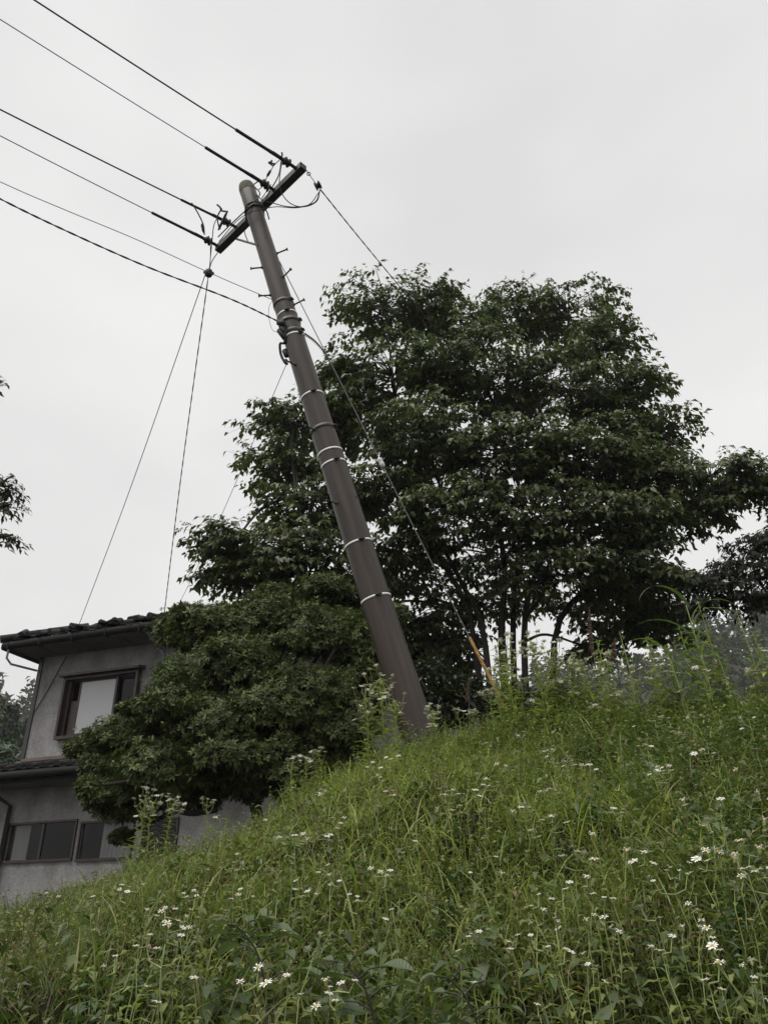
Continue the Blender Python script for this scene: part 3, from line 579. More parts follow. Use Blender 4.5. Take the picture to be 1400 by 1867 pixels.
# ------------------------------------------------------------------ shrub in front of the house
def make_shrub():
    base = atY(440, 1500, 9.0); base[2] = 1.2
    root = empty("evergreen_shrub", tuple(base)); tag(root, "big rounded evergreen shrub with whorled glossy leaves in front of the house", "shrub")
    wood = MB(); YS = 9.0
    LB = [(575, 1085, 40, 22, .3), (500, 1078, 34, 18, .1), (640, 1120, 50, 28, .4), (690, 1150, 40, 30, .5), (160, 1370, 28, 14, -.2), (345, 1128, 36, 16, .1), (160, 1440, 22, 10, -.1), (480, 1120, 70, 50, 0), (400, 1150, 90, 45, -.1), (560, 1160, 90, 55, 0), (330, 1160, 45, 35, .1), (640, 1180, 60, 60, .3), (360, 1225, 72, 46, -.5), (450, 1230, 95, 55, -.6), (560, 1250, 90, 55, -.5),
          (650, 1260, 60, 70, .1), (310, 1292, 60, 40, -.6), (390, 1310, 95, 50, -.9), (500, 1320, 95, 50, -.9), (600, 1330, 80, 55, -.5), (225, 1340, 70, 40, -.4), (300, 1375, 90, 40, -.8), (410, 1390, 90, 40, -.9),
          (520, 1390, 80, 45, -.7), (610, 1390, 70, 40, -.3), (200, 1395, 50, 30, -.3), (250, 1430, 60, 35, -.4), (340, 1440, 60, 28, -.2), (470, 1450, 70, 40, -.2), (560, 1430, 70, 40, 0), (225, 1480, 60, 28, -.1), (215, 1520, 20, 14, -.1)]
    r3 = random.Random(3)
    for _ in range(46):
        q = r3.choice(LB[8:]); a = r3.uniform(-.2, math.pi+.2); px_, py_ = q[0]+q[2]*1.0*math.cos(a), q[1]-q[3]*1.0*math.sin(a)
        if px_ < np.interp(py_, [1100, 1240, 1340, 1400], [310, 285, 190, 160]): continue
        LB.append((px_, py_, r3.uniform(14, 30), r3.uniform(9, 17), q[4]+r3.uniform(-.35, .1)))
    P_, D_, N_, L_, C_ = [], [], [], [], []
    hub = atY(430, 1440, YS)
    LB = [(a+r3.gauss(0, 9), b+r3.gauss(0, 15), c*r3.uniform(.85, 1.12), d*r3.uniform(.8, 1.35), e+r3.gauss(0, .12)) for a, b, c, d, e in LB]
    for px, py, rx, ry, dy in LB:
        c = atY(px, py, YS+dy); s = ((c-EYE) @ fw)/FPX; R_ = np.array([rx*s, max(rx, ry)*s*.8, ry*s*.88])
        m1 = (hub+c)/2+rng.normal(0, .1, 3); wood.tube([p-base for p in spline([hub, m1, c], 5)], np.linspace(.045, .015, 11), 6)
        n = int(12*(rx*ry)**0.5*1.15)
        o = rand_unit(int(n*1.9)); o = o[(o[:, 2] > -0.75)][:n]; k = len(o)
        p = c + o*R_*(rng.uniform(.45, 1.0, (k, 1))**.6)*(1+.2*np.sin(o[:, :1]*7+px)*np.sin(o[:, 1:2]*6+py))*(1+.25*rng.random((k, 1))*(rng.random((k, 1)) < .15))
        ax = unit(o*[1, 1, .8]+[0, 0, .75]+rng.normal(0, .25, (k, 3)))
        for q, a in zip(p, ax):
            m = rng.integers(6, 10); e1 = unit(np.cross(a, [0.3, .9, .1])); e2 = np.cross(a, e1)
            th = np.arange(m)*2.4+rng.uniform(0, 6); el = rng.uniform(-.15, 1.0, m); th = th+rng.normal(0, .25, m)
            d = (np.cos(th)[:, None]*e1+np.sin(th)[:, None]*e2)*np.cos(el)[:, None]+a*np.sin(el)[:, None]
            P_.append(q-base+d*.006); D_.append(d); N_.append(a+0*d); L_.append(rng.uniform(.04, .078)*rng.uniform(.7, 1.2, m))
            bright = 1.0+.5*(rng.random() < .3)
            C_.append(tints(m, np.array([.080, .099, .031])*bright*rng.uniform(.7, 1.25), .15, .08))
        # inner leaves
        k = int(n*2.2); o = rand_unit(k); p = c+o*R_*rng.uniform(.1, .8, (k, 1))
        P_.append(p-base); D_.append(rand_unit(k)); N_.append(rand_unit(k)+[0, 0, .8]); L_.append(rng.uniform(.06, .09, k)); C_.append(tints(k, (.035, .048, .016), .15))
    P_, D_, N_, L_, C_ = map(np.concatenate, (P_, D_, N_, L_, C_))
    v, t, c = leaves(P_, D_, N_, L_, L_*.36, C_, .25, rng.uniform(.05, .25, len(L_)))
    wood.tube([p-base for p in spline([(base[0]+.2, base[1]+.2, 1.1), atY(470, 1490, YS), hub], 5)], np.linspace(.08, .05, 11), 8)
    lw = spline([atY(395, 1475, YS-.2), atY(345, 1482, YS-.4), atY(305, 1465, YS-.4), atY(280, 1430, YS-.3)], 6)
    wood.tube([p-base for p in lw], np.linspace(.04, .022, len(lw)), 8)
    wood.build("trunk", MAT['bark'], root)
    link(bpy.data.objects.new("crown", np_mesh("crown", v, t, c, [MAT['shrub_leaf']])), root)
make_shrub()

# ------------------------------------------------------------------ leaning utility pole
pb = atY(774, 1375, 7.2); pt = atD(450, 342, 10.0)
pax = unit(pt-pb); PLEN = np.linalg.norm(pt-pb)
pole = empty("utility_pole", tuple(pb)); tag(pole, "leaning brown utility pole with crossarm standing at the crest of the bank", "utility pole")
def prad(s): return 0.168 - (0.168-0.108)*(s/PLEN)
def pole_s(px, py):
    d = unit(ray(px, py)); w0 = pb-EYE; b = pax@d; den = 1-b*b
    return ((b*(d@w0))-(pax@w0))/den
e1 = unit(np.cross(pax, [0, 1.0, 0])); e2 = np.cross(pax, e1)     # e1 to the side, e2 along the view
if e2@fw > 0: e2 = -e2; 
if e1@RT < 0: e1 = -e1
def psurf(s, ang, k=1.0):
    """point on the pole surface: ang 0 = towards camera, + = right"""
    return pb+pax*s+prad(s)*k*(e2*math.cos(ang)+e1*math.sin(ang))
mb = MB(); ss_ = [-0.9]+list(np.linspace(0, PLEN-.02, 14))
zax = np.array([0, 0, 1.0]); mb.tube([zax*s for s in ss_]+[zax*(PLEN+.03), zax*(PLEN+.06)], [prad(s) for s in ss_]+[.095, .05], 32)
sho = mb.build("shaft", MAT['pole'], pole); sho.rotation_euler = Vector(pax).to_track_quat('Z', 'Y').to_euler()
mb = MB(); mb.tube([pax*(PLEN-.10), pax*(PLEN-.02), pax*(PLEN+.036), pax*(PLEN+.066)], [.1115, .1105, .098, .052], 24); mb.build("cap", MAT['moss'], pole)
def band(px, py, wdt, k, mat, name, bolt=0.0, tilt=0.0, n=40):
    s = pole_s(px, py); mb = MB(); V = []
    for i in range(n):
        th = 2*math.pi*i/n
        for (dz, kk) in ((-wdt/2, 1.005), (-wdt/2, k), (wdt/2, k), (wdt/2, 1.005)):
            V.append(psurf(s+dz+tilt*math.sin(th), th, kk)-pb)
    mb.add(V, [(4*i+a, 4*((i+1) % n)+a, 4*((i+1) % n)+(a+1) % 4, 4*i+(a+1) % 4) for i in range(n) for a in range(4)], 0, True)
    o = mb.build(name, mat, pole)
    if bolt is not None:
        b_ = MB(); p = psurf(s, bolt, k)-pb; q = psurf(s, bolt, k+.22)-pb; b_.lathe(p, q, [(0, .018), (.4, .018), (.4, .012), (1, .012)], 8)
        t = e1*math.cos(bolt)-e2*math.sin(bolt); b_.tube([p-t*.035+(q-p)*.4, p+t*.035+(q-p)*.4], .011, 6); b_.build("clamp_bolt", MAT['dark'], o)
    return o, s
def perforate(o, s, k):
    for i in range(14):
        th = -1.35+i*.2; p = psurf(s, th, k+.004)-pb; q = psurf(s, th, k+.012)-pb; b_ = MB(); b_.lathe(p, q, [(0, .009), (1, .009)], 6); b_.build("slot", MAT['dark'], o)
for px, py, bo in ((519, 556, .9), (541, 609, 1.1), (595, 784, 1.25)):
    o, s = band(px, py, .042, 1.05, MAT['steel'], "steel_band", bo); perforate(o, s, 1.05)
band(531, 590, .045, 1.08, MAT['steel'], "steel_band", 1.3)
for px, py, bo in ((526, 577, .1), (541, 617, .7), (574, 724, .15), (606, 827, None), (613, 848, .25), (661, 992, .2), (694, 1091, .15)):
    band(px, py, .022, 1.035, MAT['white'], "cable_tie", bo)
def step_bolt(px, py, ang, ln=.16):
    s = pole_s(px, py); p = psurf(s, ang, .9)-pb; d = e2*math.cos(ang)+e1*math.sin(ang); d = unit(d+pax*.1); mb = MB()
    mb.lathe(p, p+d*ln, [(0, .018), (.15, .018), (.15, .010), (.9, .010), (.9, .019), (1, .019)], 8); mb.build("step_bolt", MAT['dark'], pole)
for a in ((503, 463, 1.45), (484, 488, -1.5), (503, 538, -1.45), (527, 560, 1.35), (548, 672, -.75), (590, 788, -.75), (625, 922, -.8), (538, 505, .9)): step_bolt(*a)
for px, py, ang in ((470, 450, .25), (519, 513, .6), (648, 912, .9)):
    s = pole_s(px, py); mb = MB(); p = psurf(s, ang, .97)-pb; q = psurf(s, ang, 1.02)-pb; mb.lathe(p, q, [(0, .014), (1, .014)], 8); mb.build("bolt_hole", MAT['dark'], pole)
# crossarm behind the pole head
al, ar = atD(398, 453, 10.75), atD(553, 306, 9.55)
al[2] = ar[2] = (al[2]+ar[2])/2
adir = unit(ar-al); wdir = unit(np.cross(adir, [0, 0, 1.0]))
if wdir@fw > 0: wdir = -wdir                                       # towards the line
arm = MB(); hw = .05
arm_prof = [(-hw, -hw), (hw, -hw), (hw, hw), (-hw, hw)]
V = [p+wdir*a+np.array([0, 0, b])-pb for p in (al, ar) for a, b in arm_prof]
arm.add(V, [(0, 1, 5, 4), (1, 2, 6, 5), (2, 3, 7, 6), (3, 0, 4, 7)])
ins = [(a*.72, b*.72) for a, b in arm_prof]
V = [p+wdir*a+np.array([0, 0, b])-pb for p in (al, ar) for a, b in ins]+[p+wdir*a+np.array([0, 0, b])-pb for p in (al, ar) for a, b in arm_prof]
arm.add(V, [(3, 2, 1, 0), (4, 5, 6, 7), (0, 1, 9, 8), (1, 2, 10, 9), (2, 3, 11, 10), (3, 0, 8, 11)])
ao = arm.build("crossarm", MAT['arm'], pole)
amid = (al+ar)/2; spc = pole_s(468, 385)
ub = MB(); ub.tube([p-pb for p in spline([psurf(spc, -1.6, 1.0)+(-e2*.16), psurf(spc, -1.45, 1.1), psurf(spc, -.7, 1.1), psurf(spc, 0, 1.1), psurf(spc, .7, 1.1), psurf(spc, 1.45, 1.1), psurf(spc, 1.6, 1.0)+(-e2*.16)], 4)], .012, 6); ub.build("u_bolt", MAT['steel'], pole)
br = MB(); br.tube([atD(432, 436, 10.4)-pb, psurf(pole_s(474, 455), -.9, .95)-pb], .016, 6); br.build("arm_brace", MAT['arm'], pole)
for f in (.28, .70, .84):
    p = al+(ar-al)*f+np.array([0, 0, .052]); b_ = MB(); b_.lathe(p-pb-[0, 0, .02], p-pb+[0, 0, .02], [(0, .02), (1, .02)], 6); b_.build("arm_bolt", MAT['steel'], ao)
# strain insulators and power lines
WIRES = [(.955, (455, 250), (78, 0), .010, .021, "thick uppermost power line leaving the outer end of the crossarm"),
         (.715, (415, 290), (0, 25), .006, .020, "thin second power line from the top, entering a thick sleeve beside the pole head"),
         (.27, (345, 362), (0, 190), .010, .017, "thick third power line from the top, tied to the inner half of the crossarm"),
         (.03, (310, 396), (0, 238), .0065, .019, "thin fourth power line from the top, ending at the lower end of the crossarm")]
for f, sl, far, rw, rs, lab in WIRES:
    a = al+(ar-al)*f+wdir*.05
    farp = atZ(far[0], far[1], a[2]+.05); d = unit(farp-a); d2 = unit(d)
    i0, i1 = a, a+d*.26
    ib = MB(); ib.lathe(i0-d*.03-pb, i1-pb, [(0, .03), (.12, .03), (.14, .022), (.42, .022), (.45, .05), (.5, .062), (.55, .05), (.6, .036), (.66, .055), (.72, .055), (.78, .03), (.9, .02), (1, .014)], 14); ib.build("insulator", MAT['dark'], pole)
    st_ = i1+d*.0; L_ = np.linalg.norm(farp-st_); ext = 2.2
    pts = []
    for t in np.linspace(0, 1, 40)**1.3:
        p = st_+(farp-st_)*t*ext; p[2] -= 0.10*4*(t*ext/3)*(1-t*ext/3)*1.0*0.9 - 0.0
        pts.append(p)
    wl = empty("power_line", tuple(st_)); tag(wl, lab, "power line")
    wmb = MB(); wmb.tube([p-st_ for p in pts], rw, 6); wmb.build("conductor", MAT['wire'], wl)
    dl = (np.linalg.norm(np.array(sl)-np.array([515, 285])) if 0 else None)
    smb = MB(); k = 12; sp = []
    sleeve_len = {0: .62, 1: .75, 2: .55, 3: .72}[[w[0] for w in WIRES].index(f)]
    for t in np.linspace(0, 1, k):
        s_ = t*sleeve_len; j = 0; acc = 0
        for j in range(len(pts)-1):
            seg = np.linalg.norm(pts[j+1]-pts[j])
            if acc+seg >= s_: break
            acc += seg
        sp.append(pts[j]+(pts[j+1]-pts[j])*((s_-acc)/seg))
    smb.tube([p-st_ for p in sp], [rs*1.15]*3+[rs]*(k-3), 8); smb.build("sleeve", MAT['dark'], wl)
    eb = MB(); side = adir*.022
    eb.tube([i1-d*.03-st_+side, i1+d*.10-st_+side], .006, 5); eb.tube([i1-d*.03-st_-side, i1+d*.10-st_-side], .006, 5); eb.build("dead_end_clamp", MAT['dark'], wl)
# jumper leads round the pole head
def lead(pp, r=.008, dep=9.85, mat='wire', name="jumper_lead", parent=pole):
    pts = spline([atD(q[0], q[1], q[2] if len(q) > 2 else dep) for q in pp], 6)
    mb = MB(); mb.tube([p-pb for p in pts], r, 6); return mb.build(name, MAT[mat], parent)
lead([(513, 290), (508, 320, 9.75), (491, 350), (481, 368, 9.8), (462, 372, 9.7), (447, 385, 9.7), (420, 410, 9.9), (398, 432, 10.2)])
lead([(515, 292), (511, 315), (510, 340, 9.7), (520, 362, 9.7), (538, 375, 9.75), (560, 376, 9.7), (578, 366, 9.6), (583, 348, 9.6)], .007)
lead([(468, 355), (480, 366), (497, 370), (520, 376, 9.7), (548, 377, 9.7), (575, 368, 9.6), (584, 346, 9.6)], .007)
lead([(400, 440, 10.3), (430, 405, 9.7), (455, 388, 9.6), (480, 381, 9.6), (505, 377, 9.6), (540, 379, 9.7), (565, 372, 9.65), (582, 350, 9.6)], .006)
lead([(513, 289), (501, 300), (495, 309), (487, 322), (484, 331), (479, 340), (470, 347)], .006)
lead([(491, 297), (497, 302), (502, 299)], .009)
lead([(494, 336), (490, 343), (485, 351), (477, 362)], .006)
lead([(472, 330), (463, 338), (474, 352, 9.7), (466, 365, 9.6), (452, 374, 9.6)], .009)
lead([(405, 380), (397, 395), (399, 412), (402, 418)], .010)
lead([(397, 396), (390, 412, 10.2), (387, 440, 10.4), (384, 470, 10.4)], .006)
lead([(350, 370), (362, 390), (371, 410), (373, 428)], .009)
lead([(381, 430, 10.4), (384, 445, 10.4), (384, 470, 10.4), (382, 492, 10.4)], .007)
lead([(447, 384, 9.6), (452, 372, 9.55), (468, 368, 9.55), (485, 383, 9.6), (491, 400, 9.7)], .009)
lead([(450, 390, 9.6), (446, 420, 9.75), (452, 440, 9.8)], .006)
for p in ((496, 292, 490, 297), (514, 278, 511, 290), (396, 373, 404, 384)):
    lead([(p[0], p[1]), ((p[0]+p[2])/2+2, (p[1]+p[3])/2), (p[2], p[3]), (p[2]+12, p[3]+2)], .012)
for p in ((494, 310, 487, 322), (493, 337, 486, 350), (415, 385, 398, 420), (368, 408, 372, 425)):
    a, b = atD(p[0], p[1], 9.75), atD(p[2], p[3], 9.75); mb = MB(); mb.lathe(a-pb, b-pb, [(0, .008), (.2, .018), (.8, .018), (1, .008)], 8); mb.build("connector_sleeve", MAT['dark'], pole)
# cable cluster on the left of the shaft
lead([(507, 584, 9.0), (517, 592, 8.9), (521, 610, 8.85), (519, 625, 8.85), (511, 627, 8.9), (512, 645, 8.9), (519, 660, 8.85), (525, 664, 8.85)], .016, mat='dark', name="cable_loop")
lead([(500, 545, 9.1), (492, 556, 9.1), (490, 575, 9.1), (496, 600, 9.0), (506, 606, 9.0)], .003, mat='drop', name="cable_loop")
for a, b in (((508, 601), (520, 617)), ((519, 638), (524, 650)), ((506, 588), (519, 590))):
    p, q = atD(*a, 8.9), atD(*b, 8.85); mb = MB(); mb.lathe(p-pb, q-pb, [(0, .022), (.1, .036), (.9, .036), (1, .022)], 8); mb.build("cable_closure", MAT['dark'], pole)
# ------------------------------------------------------------------ other wires
def cable(name, pts, r, mat, label, cat, sides=6, twist=0.0, k=10):
    P = spline(pts, k); o0 = P[0]; root = None; mb = MB()
    if twist:
        n = 260; P2 = []
        for i in range(n):
            f = i/(n-1)*(len(P)-1); j = min(int(f), len(P)-2); P2.append(P[j]+(P[j+1]-P[j])*(f-j))
        t = unit(P2[-1]-P2[0]); a = unit(np.cross(t, [0, 0, 1.0])); b = np.cross(t, a)
        for ph in (0, math.pi):
            mb.tube([p-o0+twist*(a*math.cos(i*.42+ph)+b*math.sin(i*.42+ph)) for i, p in enumerate(P2)], r, 5)
    else: mb.tube([p-o0 for p in P], r, sides)
    o = mb.build(name, MAT[mat], None); o.location = tuple(o0); return tag(o, label, cat)
zt = (pb+pax*pole_s(512, 583))[2]
q0 = psurf(pole_s(520, 588), -1.2, 1.1)
cable("telephone_cable", [q0, atZ(420, 545, zt-.02), atZ(270, 487, zt-.03), atZ(130, 425, zt), atZ(0, 362, zt+.06), atZ(-180, 265, zt+.25), atZ(-400, 140, zt+.5)], .0062, 'wire', "wavy twisted telephone cable running from the bands of the pole to the left edge", "cable", twist=.005)
zt2 = (pb+pax*pole_s(495, 545))[2]
cable("telephone_wire", [psurf(pole_s(505, 548), -1.3, 1.0), atZ(395, 503, zt2), atZ(250, 437, zt2), atZ(120, 383, zt2), atZ(0, 331, zt2+.02), atZ(-300, 190, zt2+.3)], .0045, 'drop', "faint thin wire just above the twisted telephone cable", "wire")
le = al+np.array([0, 0, -.06]); clampL = atD(381, 497, 10.4)
mb = MB(); o0 = clampL
mb.lathe(clampL-o0+[0, 0, .05], clampL-o0-[0, 0, .07], [(0, .02), (.15, .05), (.5, .06), (.85, .05), (1, .02)], 10); mb.tube([(-.07, 0, .01), (.07, 0.0, -.02)], .022, 6)
mb.tube([p-o0 for p in spline([le, atD(386, 478, 10.5), clampL], 4)], .007, 5)
o = mb.build("wire_clamp", MAT['dark']); o.location = tuple(o0); tag(o, "dark clamp hanging below the lower end of the crossarm", "clamp")
hA = on_house(3.35, -OV-.05, 6.55); hB = on_house(1.42, -OV-.05, 6.5)
mid = (clampL+hA)/2-np.array([0.02, 0, .12]); cable("service_wire", [clampL, mid, hA], .0055, 'drop', "thicker service wire dropping from the crossarm clamp to the eave beside the shrub", "wire", twist=.004)
mid = (clampL+hB)/2-np.array([0, 0, .10]); cable("service_wire", [clampL+[-.04, 0, 0], mid, hB], .006, 'drop', "thin pale service wire slanting from the crossarm clamp to the middle of the eave", "wire")
hC = on_house(3.5, -OV, 6.5); q1 = atD(524, 660, 8.85)
cable("telephone_wire", [q1, (q1+hC)/2-np.array([0, 0, .15]), hC], .004, 'drop', "faintest wire slanting from the side of the pole down past the tree to the eave", "wire")
# right-hand drop from the outer end of the arm
re_ = ar+adir*.01; rg = atD(563, 317, 9.5); inr = atD(579, 339, 9.5)
mb = MB(); o0 = rg; mb.tube([re_-o0, rg-o0], .006, 5)
ring = [rg+.022*(RT*math.cos(t)+UP*math.sin(t)) for t in np.linspace(0, 2*math.pi, 14)]; mb.tube([p-o0 for p in ring], .006, 5, caps=False)
mb.tube([rg-o0, inr-o0], .005, 5); mb.lathe(atD(575, 341, 9.5)-o0, atD(584, 336, 9.5)-o0, [(0, .05), (.2, .055), (.3, .035), (.7, .035), (.8, .055), (1, .05)], 12)
o = mb.build("drop_insulator", MAT['dark']); o.location = tuple(o0); tag(o, "small spool insulator on a ring at the outer end of the crossarm", "insulator")
cable("service_wire", [inr, atY(640, 415, 7.2), atY(700, 488, 8.3), atY(760, 560, 9.6), atY(830, 640, 11.4), atY(900, 715, 13.6), atY(960, 780, 17)], .006, 'wire', "dark service wire running from the spool insulator down into the tree crown", "wire", twist=.003)
q2 = psurf(pole_s(548, 613), 1.3, 1.05)
cable("telephone_cable", [q2, atY(575, 624, 7.6), atY(592, 645, 8.6), atY(608, 676, 10.4), atY(622, 708, 13.0), atY(640, 745, 18)], .007, 'wire', "short dark cable with spiral hanger leaving the pole towards the tree", "cable", twist=.012)
# guy wire
g0 = psurf(pole_s(507, 480), 1.3, 1.0); g1 = atY(926, 1302, 6.6); g1b = g1+unit(g1-g0)*.6
guy = empty("guy_wire", tuple(g1b)); tag(guy, "straight guy wire with yellow lower guard bracing the leaning pole", "guy wire")
mb = MB(); mb.tube([g0-g1b, g1b-g1b], .006, 6); mb.build("cable", MAT['drop'], guy)
gd = unit(g0-g1)
gtop = g1+gd*((atY(857, 1160, 6.6)-g1)@gd)
mb = MB(); gp = [g1+(gtop-g1)*t for t in np.linspace(-.2, 1, 26)]
mb.tube([p-g1b for p in gp], [.0165 if i % 2 else .0145 for i in range(26)], 10); mb.build("guard", MAT['yellow'], guy)
s_ = ((EYE-g0)@gd)
def guy_at(px, py):
    d = unit(ray(px, py)); w0 = g1-EYE; b = gd@d; return g1+gd*(((b*(d@w0))-(gd@w0))/(1-b*b))
gi = guy_at(695, 843); mb = MB(); mb.lathe(gi-gd*.065-g1b, gi+gd*.065-g1b, [(0, .012), (.12, .026), (.4, .03), (.5, .022), (.6, .03), (.88, .026), (1, .012)], 12); mb.build("guy_insulator", MAT['porcelain'], guy)

# ------------------------------------------------------------------ grass bank
def vis_w(x, y):
    d2 = x*x+y*y; return np.clip(9.0/(d2+1.0), 0.12, 1.0)
def scatter(n, xr=(-4.6, 4.2), yr=(0.75, 7.2), wfun=vis_w, crest_pad=1.2):
    X_, Y_ = [], []
    got = 0
    while got < n:
        x = rng.uniform(*xr, n); y = rng.uniform(*yr, n)
        yc = np.interp(x, CX, CY)
        ok = (np.abs(x) < 0.62*y+0.55) & (y < yc+crest_pad) & (rng.random(n) < wfun(x, y))
        X_.append(x[ok]); Y_.append(y[ok]); got += ok.sum()
    x = np.concatenate(X_)[:n]; y = np.concatenate(Y_)[:n]
    return x, y, ground_z(x, y)
def patch(x, y, s=1.0, ph=0.0):
    return 0.5+0.25*np.sin(1.7*s*x+ph+1.3*np.sin(1.1*s*y+ph))+0.25*np.sin(2.3*s*y+2*ph+1.7*np.sin(1.9*s*x))
def blades(x, y, z, length, width, lean, bend, az_, col, seg=4):
    k = len(x); base = np.stack([x, y, z-.01], 1); hd = np.stack([np.cos(az_), np.sin(az_), 0*az_], 1); sd_ = np.stack([-np.sin(az_), np.cos(az_), 0*az_], 1)
    tw = rng.normal(0, .6, k); sd_ = sd_*np.cos(tw)[:, None]+hd*np.sin(tw)[:, None]
    V = []; p = base.copy(); th = lean.copy(); st = (length/seg)[:, None]
    for i in range(seg+1):
        wf = (1-(i/seg)**1.6)*(0.75+.5*min(1, i*.8)) if i < seg else 0
        hw = (width*0.5*wf)[:, None]
        if i < seg: V += [p-sd_*hw, p+sd_*hw]
        else: V += [p]
        d = hd*np.sin(th)[:, None]+np.array([0, 0, 1.0])*np.cos(th)[:, None]
        p = p+d*st; th = th+bend/seg
    nv = 2*seg+1; Vv = np.stack(V, 1).reshape(-1, 3); q = []
    for i in range(seg-1): q += [[2*i, 2*i+1, 2*i+3], [2*i, 2*i+3, 2*i+2]]
    q += [[2*seg-2, 2*seg-1, 2*seg]]
    Tt = (np.arange(k)[:, None, None]*nv+np.array(q)[None]).reshape(-1, 3)
    return Vv, Tt, np.repeat(col, nv, axis=0)
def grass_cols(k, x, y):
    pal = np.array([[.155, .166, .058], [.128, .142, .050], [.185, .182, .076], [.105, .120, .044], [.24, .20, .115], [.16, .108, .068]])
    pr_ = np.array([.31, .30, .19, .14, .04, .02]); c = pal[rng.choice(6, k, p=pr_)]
    lowmix = np.clip(.75*sstep((-.3-x)/1.6)+.6*sstep((2.6-y)/1.4), 0, .8); sw = rng.random(k) < lowmix*(.4+.8*patch(x, y, 2.2, 4.0)); c[sw] = np.array([[.070, .085, .032], [.085, .082, .040], [.12, .085, .052], [.06, .075, .03]])[rng.choice(4, sw.sum(), p=[.45, .25, .12, .18])]  # dark and brown kinds at left and front; edge dimming put into colour
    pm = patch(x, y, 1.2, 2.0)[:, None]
    mid_gain = np.exp(-((x-.4)/1.5)**2)[:, None]*sstep((y-1.2)/1.5)[:, None]; c = c*(1+np.array([.50, .50, .32])*mid_gain)*np.array([1.08, 1.17, .95])*(.80+.20*sstep((y-1)/2))[:, None]  # lit middle and dimmer near slope painted into the blade colours
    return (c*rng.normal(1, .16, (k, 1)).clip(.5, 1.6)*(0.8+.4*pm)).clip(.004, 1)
parts = []
# fine matted grass
k = 150000; x, y, z = scatter(k); pm = patch(x, y, 1.5)
hole = patch(x, y, 4.2, 3.0)+.5*patch(x, y, 9.0, 1.0); kp = rng.random(k) < np.clip((hole-.30)*1.8, .12, 1); x, y, z, pm = x[kp], y[kp], z[kp], pm[kp]; k = len(x)
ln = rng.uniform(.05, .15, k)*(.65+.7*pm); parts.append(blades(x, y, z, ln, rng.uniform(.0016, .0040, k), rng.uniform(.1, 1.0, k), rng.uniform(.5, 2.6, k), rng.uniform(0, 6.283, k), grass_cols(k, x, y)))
# longer arching blades
k = 6500; x, y, z = scatter(k); pm = patch(x, y, .9, 1.0)
keep = rng.random(k) < (.15+pm); x, y, z, pm = x[keep], y[keep], z[keep], pm[keep]; k = len(x)
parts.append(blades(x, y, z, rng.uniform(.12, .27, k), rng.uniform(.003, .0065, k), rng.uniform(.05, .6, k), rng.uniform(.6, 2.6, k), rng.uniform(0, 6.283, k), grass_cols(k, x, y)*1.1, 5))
# fringe on the crest
k = 6000; x = rng.uniform(-3.4, 3.6, k); yc = np.interp(x, CX, CY); y = yc+rng.normal(-.1, .35, k); z = ground_z(x, y)
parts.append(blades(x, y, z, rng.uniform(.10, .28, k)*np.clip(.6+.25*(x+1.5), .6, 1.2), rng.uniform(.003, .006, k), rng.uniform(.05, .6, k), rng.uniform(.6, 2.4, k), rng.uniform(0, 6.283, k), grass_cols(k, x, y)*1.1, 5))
v, t, c = merge(parts)
tag(link(bpy.data.objects.new("grass", np_mesh("grass", v, t, c, [MAT['grass']]))), "dense tangled green grass covering the sloping bank", "grass", kind="stuff")
# low leafy weeds among the grass: short stems with ovate leaves
def weed_mass(nst, xr, hgt, nl, ll, aspect, base, wf=vis_w, seed_dens=None):
    x, y, z = scatter(nst, xr, wfun=wf)
    if seed_dens is not None:
        kp = rng.random(nst) < seed_dens(x, y); x, y, z = x[kp], y[kp], z[kp]
    n = len(x); H = rng.uniform(*hgt, n); az_ = rng.uniform(0, 6.28, n); tl = rng.uniform(0, .5, n)
    idx = np.repeat(np.arange(n), nl); k = len(idx); u_ = (np.tile(np.arange(nl), n)+rng.random(k))/nl
    u_ = .2+.8*u_; th = az_[idx]+np.tile(np.arange(nl), n)*2.4+rng.normal(0, .3, k)
    p = np.stack([x[idx]+np.cos(az_[idx])*tl[idx]*H[idx]*u_, y[idx]+np.sin(az_[idx])*tl[idx]*H[idx]*u_, z[idx]+H[idx]*u_], 1)
    d = np.stack([np.cos(th), np.sin(th), rng.uniform(-.4, .6, k)], 1)
    L_ = rng.uniform(*ll, k)*(1.15-.5*u_)
    lv = leaves(p, d, np.array([0, 0, 1.0])+rng.normal(0, .25, (k, 3)), L_, L_*aspect*rng.uniform(.8, 1.2, k), np.repeat(tints(n, base, .2, .1), nl, axis=0), .25, rng.uniform(.1, .45, k))
    col = tints(n, np.array(base)*.8, .1)
    st_ = blades(x, y, z, H*1.02, np.full(n, .004), np.arctan(tl), np.zeros(n), az_, col, 2)
    return [lv, st_]
parts = weed_mass(15000, (-4, 4.2), (.04, .15), 7, (.014, .038), .42, (.165, .178, .055), seed_dens=lambda x, y: (.3+.7*sstep((x+.3)/1.8))*(.3+.9*patch(x, y, 3.0, .5)))
parts += weed_mass(6200, (-1, 4.2), (.07, .22), 9, (.035, .075), .32, (.095, .125, .045), seed_dens=lambda x, y: .08+.92*sstep((x-.3)/1.8))
parts += weed_mass(1500, (-4, 4.2), (.04, .14), 5, (.022, .045), .7, (.14, .17, .05), seed_dens=lambda x, y: .3+.7*sstep((x+.3)/1.8))
parts += weed_mass(2600, (-2, 2.6), (.05, .17), 7, (.045, .085), .42, (.075, .10, .036), seed_dens=lambda x, y: sstep((3.0-y)/1.5)*np.clip(1.6*patch(x, y, 2.6, 1.5)-.35, .05, 1))
parts += weed_mass(800, (-4, 4.2), (.06, .16), 5, (.02, .045), .35, (.19, .125, .075))
